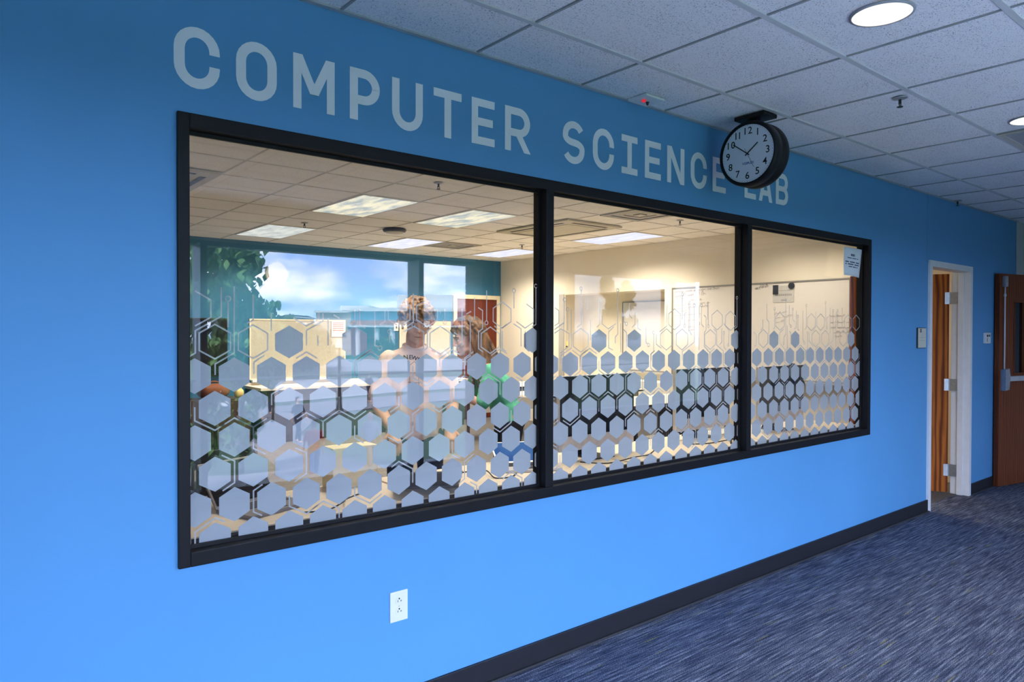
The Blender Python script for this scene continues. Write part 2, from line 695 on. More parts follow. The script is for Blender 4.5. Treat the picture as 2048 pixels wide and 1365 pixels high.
wallpiece('wall_panel', DX1 - 0.02, 8.74, 0, 2.9)
bxo('wall_joint', 6.45, 6.466, 0.004, TW, DZ - 0.02, 2.9, mat('dark_joint', (0.02, 0.05, 0.09), 0.8), wf)
bxo('wall_joint', 6.456, DX0 + 0.02, 0.003, TW, 0, DZ, PAINT, wf)

# lab shell
bxo('wall_left', -3.5, -3.4, WY - 0.1, 0.0, 0, 2.9, GREYW, kind='structure')
bxo('wall_left', -0.7, -0.6, TW, YB, 0, 2.95, CREAM, kind='structure')
bxo('wall_back', -3.5, 9.6, YB, YB + 0.1, 0, 2.95, mat('dark_teal_paint', (0.022, 0.155, 0.30), 0.6, var=0.02, scale=2), kind='structure')
wr = struct('wall_right')
bxo('wall_panel', XR, XR + 0.1, 5.93, YB, 0, 2.95, CREAM, wr)
bxo('wall_panel', XR, XR + 0.1, 0.0 + TW, 3.93, 0, 2.95, CREAM, wr)
bxo('wall_panel', XR, XR + 0.1, 3.93, 5.93, 2.11, 2.95, CREAM, wr)
bxo('wall_panel', XR, XR + 0.1, 3.93, 5.93, 0, 0.80, CREAM, wr)
bxo('wall_panel', XR + 0.40, XR + 0.5, 3.8, 6.05, 0, 2.95, CREAM, wr)      # the niche's back and sides
bxo('wall_panel', XR + 0.1, XR + 0.45, 5.93, 6.05, 0, 2.95, CREAM, wr)
bxo('wall_panel', XR + 0.1, XR + 0.45, 3.81, 3.93, 0, 2.95, CREAM, wr)
bxo('wall_panel', XR + 0.1, XR + 0.45, 3.93, 5.93, 2.11, 2.3, CREAM, wr)
bxo('wall_panel', XR + 0.1, XR + 0.45, 3.93, 5.93, 0.6, 0.80, CREAM, wr)

# corridor's far end and the opposite wall
we = struct('wall_end')
bxo('wall_panel', 8.95, 9.05, WY, 0.0, 0, 2.9, GREYW, we)
bxo('wall_panel', 8.745, 8.96, -0.005, TW, 0, 2.9, GREYW, we)
wb = struct('wall_behind')
bxo('wall_panel', -3.4, 4.80, WY - 0.2, WY, 2.26, 2.9, GREYW, wb)
bxo('wall_panel', -3.4, 4.80, WY - 0.2, WY, -0.15, 0.08, GREYW, wb)
bxo('wall_panel', -3.4, -1.65, WY - 0.2, WY, 0.08, 2.26, GREYW, wb)  # unseen; made solid instead of glass to cut daylight at this end
bxo('wall_panel', 4.96, 6.20, WY - 0.2, WY, -0.15, 2.9, GREYW, wb)
bxo('wall_panel', 6.20, 8.95, WY - 0.2, WY, 2.26, 2.9, GREYW, wb)
bxo('wall_panel', 6.20, 8.95, WY - 0.2, WY, -0.15, 0.5, GREYW, wb)
BRICK = mat('red_brown_brick', (0.20, 0.105, 0.075), 0.9, var=0.25, scale=6)
MORTAR = mat('grey_mortar', (0.24, 0.21, 0.19), 0.95)
pier = struct('wall_pier')
bxo('mortar_core', 4.805, 4.955, WY - 0.195, WY + 0.125, -0.15, 2.66, MORTAR, pier)
brick_me = {}
for r_ in range(36):
    segs = ((0, .16), (.165, .325)) if r_ % 2 else ((0, .0775), (.0825, .2425), (.2475, .325))
    for a, b in segs:
        ln = b - a
        key = round(ln, 3)
        if key not in brick_me:
            bm = BM()
            box(bm, -0.08, 0.08, -ln / 2, ln / 2, -0.0325, 0.0325)
            b_ = obj('brick', bm, BRICK, pier, local=True)
            brick_me[key] = b_.data
        else:
            b_ = bpy.data.objects.new('brick', brick_me[key])
            COL.objects.link(b_)
            b_.parent = pier
        b_.location = (4.88, WY - 0.20 + (a + b) / 2, -0.11 + r_ * 0.076)
bxo('roof', -4.2, 10.2, WY - 2.2, YB + 0.6, 2.97, 3.2, GREYW, kind='structure')  # its unseen overhang past the window wall is added to block high sky light

# --- baseboards
bxo('baseboard_front', -3.4, DX0 + 0.012, -0.012, 0.0, 0.0, 0.103, RUBBER, kind='structure', bev=0.002)
bxo('baseboard_front', DX1 - 0.002, 8.74, -0.012, 0.0, 0.0, 0.103, RUBBER, kind='structure', bev=0.002)

TOE = mat('grey_rubber', (0.035, 0.035, 0.040), 0.6)
bxo('baseboard_toe', -3.4, DX0 + 0.012, -0.024, -0.0125, 0.0, 0.012, TOE, bpy.data.objects['baseboard_front'], bev=0.003)
bxo('baseboard_toe', DX1 - 0.002, 8.74, -0.024, -0.0125, 0.0, 0.012, TOE, bpy.data.objects['baseboard_front.001'], bev=0.003)

# --- ceilings
def ceiling(zc, x0, x1, y0, y1, xs, ys, tile_m, bar_w, holes, bar_m=BAR, cross_m=None, cross_w=None):
    cross_m, cross_w = cross_m or bar_m, cross_w or bar_w
    c = struct('ceiling')
    bxo('ceiling_deck', x0, x1, y0, y1, zc + 0.03, zc + 0.06, GREYW, c)
    xs = sorted(x for x in xs if x0 < x < x1)
    ys = sorted(y for y in ys if y0 < y < y1)
    for y in ys:
        bxo('ceiling_bar', x0, x1, y - bar_w / 2, y + bar_w / 2, zc - 0.002, zc + 0.02, bar_m, c)
    for x in xs:
        bxo('ceiling_bar', x - cross_w / 2, x + cross_w / 2, y0, y1, zc - 0.0015, zc + 0.02, cross_m, c)
    ex = [x0] + xs + [x1]
    ey = [y0] + ys + [y1]
    cache = {}
    for i in range(len(ex) - 1):
        for j in range(len(ey) - 1):
            cx, cy = (ex[i] + ex[i + 1]) / 2, (ey[j] + ey[j + 1]) / 2
            if any(a < cx < b and p < cy < q for a, b, p, q in holes):
                continue
            sx_, sy_ = ex[i + 1] - ex[i] - cross_w * 0.7, ey[j + 1] - ey[j] - bar_w * 0.7
            if sx_ < 0.02 or sy_ < 0.02:
                continue
            key = (round(sx_, 3), round(sy_, 3))
            if key in cache:
                o = bpy.data.objects.new('ceiling_tile', cache[key])
                COL.objects.link(o)
                o.parent = c
            else:
                bm = BM()
                box(bm, -sx_ / 2, sx_ / 2, -sy_ / 2, sy_ / 2, 0, 0.016)
                o = obj('ceiling_tile', bm, tile_m, c, local=True)
                cache[key] = o.data
            o.location = (cx, cy, zc + 0.004)
    return c

CX0, CDX = 1.7743, 0.6096
CY0, CDY = -0.3785, 0.5851
cxs = [CX0 + k * CDX for k in range(-9, 14)]
cys = [CY0 - k * CDY for k in range(0, 8)]
holes_c = [(CX0 + 5 * CDX, CX0 + 6 * CDX, CY0 - 3 * CDY, CY0 - CDY)]
ceiling(H, -3.4, 8.95, WY, 0.0, cxs, cys, TILE, 0.024, holes_c, BAR, mat('cross_bar_grey', (0.33, 0.335, 0.34), 0.6, var=0.05), 0.010)
bxo('trim_1', -3.4, 8.74, -0.022, 0.0, H - 0.003, H + 0.004, mat('angle_grey', (0.42, 0.44, 0.47), 0.5), kind='structure')

LX0, LDX = 1.842, 0.626
LY0, LDY = 2.34, 0.586
lxs = [LX0 + k * LDX for k in range(-8, 11)]
lys = [LY0 + k * LDY for k in range(-4, 10)]
def lcell(i, j, ni=1, nj=1):
    return (LX0 + i * LDX, LX0 + (i + ni) * LDX, LY0 + j * LDY, LY0 + (j + nj) * LDY)
TROFF = [lcell(2, 2 - 0, 1, 2), lcell(2, 6, 1, 2), lcell(4, 2, 1, 2), lcell(5, 6, 1, 2), lcell(8, 6, 1, 2), lcell(8, 2, 1, 2)]
VENTS = [lcell(-1, 2, 1, 1), lcell(-1, 3, 1, 1), lcell(6, 6, 1, 1), lcell(6, 2, 1, 2), lcell(6, 0, 1, 1)]
CASS_R = (LX0 + 6 * LDX, LX0 + 7.2 * LDX, 3.32, 4.62)
BARL = mat('grid_tan', (0.70, 0.67, 0.61), 0.6, var=0.05)
ceiling(HL, -0.6, XR, TW, YB, lxs, lys, TILEL, 0.012, TROFF + VENTS + [lcell(0, -3, 1, 2), lcell(2, -3, 1, 2), lcell(4, -3, 1, 2), lcell(8, -2, 1, 2)], BARL)

# ================================================================ WINDOW 1 (black frame, three panes, film)
w1 = struct('window_1', (0, 0, 0))
FW = 0.047
def frame_piece(nm, x0, x1, z0, z1, y0=-0.015, y1=0.075):
    bm = BM()
    box(bm, x0, x1, y0, y1, z0, z1, bev=0.003)
    return obj(nm, bm, BLACK, w1)
frame_piece('frame_jamb', WX0, WX0 + 0.036, WZ0, WZ1)
frame_piece('frame_jamb', WX1 - FW, WX1, WZ0, WZ1)
frame_piece('frame_head', WX0 + 0.036, WX1 - FW, WZ1 - FW, WZ1)
frame_piece('frame_sill', WX0 + 0.036, WX1 - FW, WZ0, WZ0 + FW)
M1, M2 = (2.168, 2.215), (3.781, 3.828)
frame_piece('mullion', M1[0], M1[1], WZ0 + FW, WZ1 - FW)
frame_piece('mullion', M2[0], M2[1], WZ0 + FW, WZ1 - FW)
PANES = [(WX0 + 0.036, M1[0]), (M1[1], M2[0]), (M2[1], WX1 - FW)]
PZ0, PZ1 = WZ0 + FW, WZ1 - FW
panes = []
for a, b in PANES:
    bm = BM()
    box(bm, a - 0.004, b + 0.004, YG - 0.003, YG + 0.003, PZ0 - 0.004, PZ1 + 0.004)
    panes.append(obj('glass_pane', bm, GLASS, w1))
    # glazing stops around each pane
    for nm, q in (('glazing_stop', (a, b, PZ0, PZ0 + 0.012)), ('glazing_stop', (a, b, PZ1 - 0.012, PZ1)),
                  ('glazing_stop', (a, a + 0.010, PZ0 + 0.012, PZ1 - 0.012)), ('glazing_stop', (b - 0.010, b, PZ0 + 0.012, PZ1 - 0.012))):
        bm = BM()
        box(bm, q[0], q[1], YG - 0.012, YG - 0.003, q[2], q[3])
        obj(nm, bm, BLACK, w1)

YF = YG + 0.0042     # film on the lab side of the glass
RH = 0.1096
def clip_poly(poly, x0, x1, z0, z1):
    for ax, lim, sgn in ((0, x0, 1), (0, x1, -1), (1, z0, 1), (1, z1, -1)):
        o_ = []
        for i in range(len(poly)):
            p, q = poly[i - 1], poly[i]
            pin, qin = (p[ax] - lim) * sgn >= 0, (q[ax] - lim) * sgn >= 0
            if pin != qin:
                t_ = (lim - p[ax]) / (q[ax] - p[ax])
                o_.append((p[0] + (q[0] - p[0]) * t_, p[1] + (q[1] - p[1]) * t_))
            if qin:
                o_.append(q)
        poly = o_
        if not poly:
            return []
    return poly
def hexpts(cx, cz, r, sxk=1.0):
    return [(cx + sxk * r * math.cos(math.radians(90 + 60 * k)), cz + r * math.sin(math.radians(90 + 60 * k))) for k in range(6)]

# film lattices: (x of a centre, pitch, row parity of that x, z of row 2)
LAT = [(0.805, 0.1272, 0, 1.354), (2.3774, 0.1314, 0, 1.349), (3.9817, 0.1303, 0, 1.348)]
SPARSE = {0: [(3, 575), (3, 710)], 1: [(3, 1200), (3, 1269), (3, 1476)], 2: [(3, 1549), (3, 1592), (3, 1711)]}
film3 = lambda p, d: Vector((p[0], YF, p[1]))
hexcache = {}
for pi, (pa, pb) in enumerate(PANES):
    x0_, pit, _, z2 = LAT[pi]
    r_ = 0.0585
    k_ = pit / 0.1266
    rows = []
    for j in range(-4, 3):
        zc = z2 + (j - 2) * RH
        off = x0_ - (pit / 2 if j % 2 else 0)
        n0 = math.floor((pa - off) / pit) - 1
        for i in range(n0, n0 + 18):
            rows.append((off + i * pit, zc))
    for j, u in SPARSE[pi]:
        zc = z2 + (j - 2) * RH
        off = x0_ - pit / 2
        x = atY(u, 682, YG).x
        rows.append((off + round((x - off) / pit) * pit, zc))
    if pi == 0:
        rows.append((M1[0] - 0.030, z2 + RH))
    for cx, cz in rows:
        poly = hexpts(cx, cz, r_, k_)
        cl = clip_poly(poly, pa + 0.002, pb + 0.012, PZ0 - 0.002, PZ1)
        if len(cl) < 3:
            continue
        full = len(cl) == 6 and all(abs(a[0] - b[0]) + abs(a[1] - b[1]) < 1e-5 for a, b in zip(sorted(cl), sorted(poly)))
        if full and pi in hexcache:
            o = bpy.data.objects.new('film_hexagon', hexcache[pi])
            COL.objects.link(o)
            o.parent = panes[pi]
            o.location = (cx, YF, cz)
            continue
        bm = BM()
        if full:
            prism(bm, [(p[0] - cx, p[1] - cz) for p in cl], lambda p, d: Vector((p[0], d, p[1])), 0.0004)
            o = obj('film_hexagon', bm, FILM, panes[pi], local=True)
            o.location = (cx, YF, cz)
            hexcache[pi] = o.data
        else:
            prism(bm, cl, lambda p, d: Vector((p[0], YF + d, p[1])), 0.0004)
            obj('film_hexagon', bm, FILM, panes[pi])

# circuit traces read off the photograph, each crop: (u0, v0, scale, rings, polylines, outlined hexagons)
TR = [
 (0, 370, 560, .14652, [(588, 258)],
  [[(495, 100), (495, 500), (140, 695), (140, 1000), (60, 1050)], [(588, 292), (588, 650)], [(672, 90), (672, 1000), (412, 1150), (412, 1300)],
   [(930, 200), (930, 545), (845, 600)], [(1178, 450), (1178, 700)], [(1080, 1030), (940, 1125), (940, 1290)]],
  [(135, 390), (410, 845), (930, 845)]),
 (0, 550, 560, .14652, [],
  [[(250, 520), (430, 630), (600, 530), (600, 450)], [(655, 460), (655, 560), (430, 690), (430, 900)], [(800, 480), (880, 525)],
   [(1090, 410), (1090, 565), (1020, 610)], [(1158, 405), (1158, 610), (1235, 660)], [(585, 760), (585, 900)], [(1310, 950), (1095, 1110), (1095, 1340)],
   [(725, 530), (725, 900)]], []),
 (0, 730, 560, .14652, [(205, 932), (337, 708), (1090, 580)],
  [[(135, 440), (135, 890), (182, 915)], [(272, 430), (272, 570), (200, 612)], [(318, 430), (318, 545), (440, 620)], [(337, 742), (337, 860)],
   [(402, 730), (402, 810)], [(660, 190), (660, 580), (570, 640)], [(580, 330), (615, 355), (615, 545), (530, 600)],
   [(800, 300), (705, 355), (705, 545), (845, 640), (990, 550), (990, 400)], [(530, 710), (665, 635), (800, 710), (800, 940), (740, 975)],
   [(905, 655), (850, 700), (850, 930), (800, 970)], [(1090, 400), (1090, 550)], [(1030, 430), (1030, 465)], [(1325, 390), (1325, 870), (1255, 920)],
   [(1215, 720), (1270, 755)]], [(1027, 825)]),
 (0, 900, 560, .14652, [(165, 205), (497, 588), (277, 538), (873, 148), (1172, 85)],
  [[(163, 870), (85, 925), (85, 990)], [(335, 240), (335, 540)], [(500, 145), (500, 560)], [(385, 380), (445, 420), (445, 670), (390, 710), (390, 940), (450, 985)],
   [(277, 565), (277, 1040), (215, 1080), (215, 1170)], [(873, 175), (873, 390)], [(605, 630), (670, 680)], [(775, 605), (710, 660)],
   [(1040, 330), (1140, 400), (1140, 580), (1025, 660), (905, 570)], [(715, 700), (715, 940), (765, 980)], [(1172, 112), (1172, 610), (1120, 640)],
   [(865, 600), (970, 670), (970, 910)], [(1025, 700), (1025, 930), (1080, 980)], [(220, 470), (290, 430)]], [(712, 482), (550, 825)]),
 (1, 1100, 560, .14652, [(197, 270), (240, 403), (425, 120), (677, 285), (925, 145), (1043, 600), (1345, 890)],
  [[(197, 295), (197, 580), (60, 680)], [(60, 380), (120, 420), (120, 590), (60, 630)], [(60, 730), (150, 670), (260, 735), (260, 910), (140, 1000)], [(240, 428), (240, 690)],
   [(290, 400), (290, 935), (150, 1030), (150, 1150)], [(425, 145), (425, 610), (365, 650)], [(508, 220), (508, 400)], [(552, 550), (552, 830)],
   [(677, 310), (677, 610), (640, 650)], [(710, 490), (710, 600), (795, 670), (900, 600)], [(875, 640), (800, 710), (800, 930), (860, 960)],
   [(925, 170), (925, 740), (890, 780), (890, 870)], [(1005, 330), (1005, 570), (1030, 588)], [(1083, 320), (1083, 490), (1118, 525)], [(965, 590), (965, 990)],
   [(1005, 680), (1045, 720), (1045, 930)], [(1160, 440), (1160, 610), (1120, 650)], [(1200, 540), (1200, 660), (1240, 690)], [(1310, 660), (1310, 860), (1333, 878)],
   [(510, 960), (425, 1020), (425, 1240)]], [(420, 825)]),
 (1, 1300, 560, .14652, [(440, 200), (50, 722), (605, 350), (703, 350), (472, 630), (668, 597), (795, 632), (1008, 725), (1070, 890), (1187, 245)],
  [[(440, 225), (440, 540)], [(232, 340), (232, 630), (130, 710)], [(85, 740), (85, 880), (155, 935)], [(50, 745), (50, 980), (15, 1010), (15, 1100)],
   [(605, 375), (605, 850), (440, 980), (440, 1100)], [(703, 375), (703, 610), (735, 645)], [(500, 440), (475, 465), (475, 605)], [(540, 285), (540, 700), (570, 755)],
   [(670, 370), (670, 510), (640, 540)], [(668, 622), (668, 960)], [(735, 480), (765, 510), (765, 690), (740, 720), (740, 910), (790, 960)], [(795, 300), (795, 608)],
   [(870, 670), (910, 710), (910, 890), (1000, 970), (1000, 1100)], [(980, 660), (980, 850), (950, 885)], [(1008, 750), (1008, 920), (1035, 955)],
   [(1075, 690), (1075, 868)], [(1010, 600), (1075, 690)], [(1187, 270), (1187, 640), (1160, 665)]],
  [(335, 540), (225, 815), (437, 815), (917, 550), (1100, 560), (822, 815)]),
 (2, 1490, 540, .14654, [(403, 530), (556, 415), (527, 1005), (625, 770), (652, 540), (722, 635), (810, 1000), (838, 487), (1100, 447), (1117, 790), (1202, 560), (1264, 560), (1240, 765), (855, 865)],
  [[(298, 460), (298, 680), (325, 710), (325, 1010)], [(403, 550), (403, 790), (385, 810)], [(243, 680), (243, 790), (215, 820)], [(556, 440), (556, 880), (530, 920), (530, 985)],
   [(605, 480), (605, 740), (620, 755)], [(652, 565), (652, 680), (680, 710)], [(700, 555), (700, 790), (675, 810)], [(722, 660), (722, 815), (740, 830)],
   [(790, 555), (790, 960), (805, 982)], [(838, 510), (838, 790), (815, 815)], [(968, 570), (968, 770), (930, 830)], [(1100, 472), (1100, 710)],
   [(1135, 640), (1117, 660), (1117, 770)], [(1160, 520), (1160, 870)], [(1202, 580), (1202, 970), (1090, 1070), (1090, 1160)], [(1245, 570), (1245, 690), (1225, 715)],
   [(1264, 580), (1264, 790)], [(1325, 520), (1325, 790)], [(1240, 785), (1240, 1050)], [(120, 850), (155, 890), (155, 1020), (130, 1045)],
   [(525, 810), (475, 860), (475, 1000), (545, 1090), (545, 1250)], [(575, 760), (575, 1070)], [(605, 840), (625, 860), (625, 1020)],
   [(855, 888), (855, 1080), (830, 1110), (830, 1240)], [(875, 870), (875, 970), (930, 1050)]],
  [(478, 705), (905, 715), (1033, 715), (1405, 725), (1518, 725), (965, 940), (1095, 940), (1340, 935), (250, 940)]),
]
LW = 0.0052
for pi, u0, v0, sc, rings, lines, hexes in TR:
    pa, pb = PANES[pi]
    P = lambda c: (lambda q: (min(max(q.x, pa + 0.002), pb + 0.010), q.z))(atY(u0 + c[0] * sc, v0 + c[1] * sc, YF))
    for ln in lines:
        bm = BM()
        ribbon(bm, [P(c) for c in ln], LW, film3)
        obj('film_trace', bm, FILM, panes[pi])
    for c in rings:
        q = P(c)
        bm = BM()
        ribbon(bm, arc(q[0], q[1], 0.0085, 0.0085, 0, 360 - 22.5, 15), LW * 0.8, film3, closed=True)
        obj('film_ring', bm, FILM, panes[pi])
    for c in hexes:
        q = atY(u0 + c[0] * sc, v0 + c[1] * sc, YF)
        pts = [p for p in hexpts(q.x, q.z, 0.0575, LAT[pi][1] / 0.1266)]
        bm = BM()
        if q.x - 0.052 < pa or q.x + 0.052 > pb + 0.01:
            inside = [p for p in pts]
            inside = inside[0:4] if q.x + 0.052 > pb + 0.01 else inside[3:6] + inside[0:1]
            inside = [(min(max(p[0], pa + 0.002), pb + 0.012), p[1]) for p in inside]
            ribbon(bm, inside, LW, film3)
        else:
            ribbon(bm, pts, LW, film3, closed=True)
        obj('film_outline', bm, FILM, panes[pi])
# traces that run in the gaps between the frosted hexagons
rng = random.Random(11)
for pi, (pa, pb) in enumerate(PANES):
    x0_, pit, _, z2 = LAT[pi]
    Rv = RH / 1.5
    for j in range(-4, 3):
        zc = z2 + (j - 2) * RH
        off = x0_ - (pit / 2 if j % 2 else 0)
        i = math.floor((pa - off) / pit)
        while off + i * pit < pb + pit:
            cx = off + i * pit
            if rng.random() < 0.62:
                # corners of the cell around this hexagon, walked for two or three edges
                cs = [(cx + pit / 2 * sx_, zc + Rv * sz_) for sx_, sz_ in ((0, 1), (1, .5), (1, -.5), (0, -1), (-1, -.5), (-1, .5))]
                st = rng.randrange(6)
                dr = rng.choice((1, -1))
                n_ = rng.choice((2, 3, 3))
                pts = [cs[(st + dr * k) % 6] for k in range(n_ + 1)]
                f = rng.uniform(0.45, 0.8)
                pts[0] = (pts[1][0] + (pts[0][0] - pts[1][0]) * f, pts[1][1] + (pts[0][1] - pts[1][1]) * f)
                f = rng.uniform(0.45, 0.8)
                pts[-1] = (pts[-2][0] + (pts[-1][0] - pts[-2][0]) * f, pts[-2][1] + (pts[-1][1] - pts[-2][1]) * f)
                if all(pa < p[0] < pb and PZ0 < p[1] < z2 + 0.075 for p in pts):
                    bm = BM()
                    ribbon(bm, pts, LW, film3)
                    obj('film_trace', bm, FILM, panes[pi])
            i += 1

# ================================================================ WINDOW 2 (the corridor's outer window wall, seen in the glass)
w2 = struct('window_2')
FRM = mat('grey_window_frame', (0.16, 0.18, 0.20), 0.4, 0.4)
LITE = mat('pale_rail', (0.75, 0.76, 0.78), 0.4)
for x in (-1.66, -0.366, 1.803, 3.972):
    bxo('mullion', x, x + 0.058, WY - 0.10, WY + 0.13, 0.1, 2.26, FRM, w2)
bxo('frame_head', -1.65, 4.80, WY - 0.12, WY + 0.02, 2.25, 2.29, FRM, w2)
bxo('frame_sill', -1.65, 4.80, WY - 0.12, WY + 0.02, 0.07, 0.11, FRM, w2)
edges = [-1.65, -0.34, 1.83, 4.0, 4.80]
for a, b in zip(edges[:-1], edges[1:]):
    bxo('glass_pane', a, b, WY - 0.062, WY - 0.056, 0.10, 2.26, GLASSO, w2)
    bxo('rail', a, b, WY - 0.05, WY + 0.0, 1.065, 1.085, LITE, w2)
w3 = struct('window_3')
for x in (6.20, 8.22):
    bxo('mullion', x, x + 0.10, WY - 0.13, WY + 0.06, 0.5, 2.26, FRM, w3)
bxo('glass_pane', 6.2, 8.95, WY - 0.062, WY - 0.056, 0.5, 2.26, TINT, w3)
bxo('rail', 6.2, 8.95, WY - 0.05, WY + 0.0, 1.065, 1.085, FRM, w3)

# ================================================================ DOORS
d1 = struct('door_1', (6.98, 0, 0))
FF = 0.052
def jamb(x0, x1, z0, z1, y0, y1, m=JAMB, nm='door_frame'):
    bm = BM()
    box(bm, x0, x1, y0, y1, z0, z1, bev=0.003)
    return obj(nm, bm, m, d1)
jamb(DX0, DX0 + FF, 0, DZ, -0.016, 0.10)
jamb(DX1 - FF, DX1, 0, DZ, -0.016, 0.07)
jamb(DX1 - FF + 0.006, DX1, 0, DZ, 0.07, 0.145)
jamb(DX1 - FF - 0.016, DX1 - 0.01, 0, DZ - FF, 0.035, 0.085, nm='door_stop')
jamb(DX0 + FF, DX1 - FF, DZ - FF, DZ, -0.016, 0.10)
# the leaf, swung into the lab
hx, hy = 7.415, 0.165
ang = math.atan2(0.735, -0.395)
Mx = Matrix.Translation((hx, hy, 0)) @ Matrix.Rotation(ang, 4, 'Z')
bm = BM()
box(bm, 0.0, 0.84, -0.022, 0.022, 0.012, DZ - FF - 0.006, bev=0.002)
leaf = obj('door_leaf', bm, OAK, d1, local=True)
leaf.matrix_basis = W(d1).inverted() @ Mx
for zc in (1.83, 1.02, 0.22):
    bm = BM()
    box(bm, 7.405, 7.421, 0.075, 0.150, zc - 0.055, zc + 0.055)
    cyl(bm, (7.408, 0.155, zc - 0.056), (7.408, 0.155, zc + 0.056), 0.008, seg=12)
    vs = box(bm, 0.0, 0.036, 0.0222, 0.0250, zc - 0.055, zc + 0.055, M=Mx)
    obj('hinge', bm, STEEL, d1)

# brown door at the right, held open against the blue wall
fx, fy = 8.066, -0.035
dirv = Vector((8.561 - 8.066, -0.150 + 0.035, 0)).normalized()
Md = Matrix.Translation((fx, fy, 0)) @ Matrix.Rotation(math.atan2(dirv.y, dirv.x), 4, 'Z')
d2 = struct('door_2', (fx, fy, 0))
d2.rotation_euler = (0, 0, math.atan2(dirv.y, dirv.x))
LWd, LH = 0.86, 2.085
vx0, vx1, vz0, vz1 = 0.235, 0.425, 1.10, 1.82
def dbox(nm, x0, x1, y0, y1, z0, z1, m, bev=0.0, parent=None):
    bm = BM()
    box(bm, x0, x1, y0, y1, z0, z1, bev=bev)
    return obj(nm, bm, m, parent or d2, local=True)
bm = BM()
for q in ((0, vx0, 0.01, LH), (vx1, LWd, 0.01, LH), (vx0, vx1, 0.01, vz0), (vx0, vx1, vz1, LH)):
    box(bm, q[0], q[1], -0.022, 0.022, q[2], q[3])
leaf2 = obj('door_leaf', bm, MAHOG, d2, local=True)
dbox('glass_pane', vx0 - 0.002, vx1 + 0.002, -0.003, 0.003, vz0 - 0.002, vz1 + 0.002, SCREEN, parent=leaf2)
for q in ((vx0, vx1, vz0, vz0 + 0.012), (vx0, vx1, vz1 - 0.012, vz1), (vx0, vx0 + 0.012, vz0 + 0.012, vz1 - 0.012), (vx1 - 0.012, vx1, vz0 + 0.012, vz1 - 0.012)):
    dbox('glazing_bead', q[0], q[1], -0.028, -0.002, q[2], q[3], MAHOG, parent=leaf2)
# exit device: top latch case, rod, bar case and push bar
bm = BM()
box(bm, 0.035, 0.075, -0.060, -0.022, 1.955, 2.06, bev=0.006)
obj('top_latch', bm, STEEL, d2, local=True)
bm = BM()
cyl(bm, (0.055, -0.040, 1.15), (0.055, -0.040, 1.96), 0.0065, seg=10)
cyl(bm, (0.055, -0.040, 1.86), (0.055, -0.040, 1.885), 0.011, seg=10)
obj('latch_rod', bm, LITE, d2, local=True, sm=True)
bm = BM()
prism(bm, [(0.022, 1.15), (0.085, 1.16), (0.105, 1.08), (0.085, 0.955), (0.022, 0.945)], lambda p, d: Vector((p[0], -0.022 - d, p[1])), 0.05)
obj('bar_case', bm, STEEL, d2, local=True)
bm = BM()
box(bm, 0.10, 0.80, -0.075, -0.03, 1.035, 1.085, bev=0.008)
obj('push_bar', bm, ALU, d2, local=True)

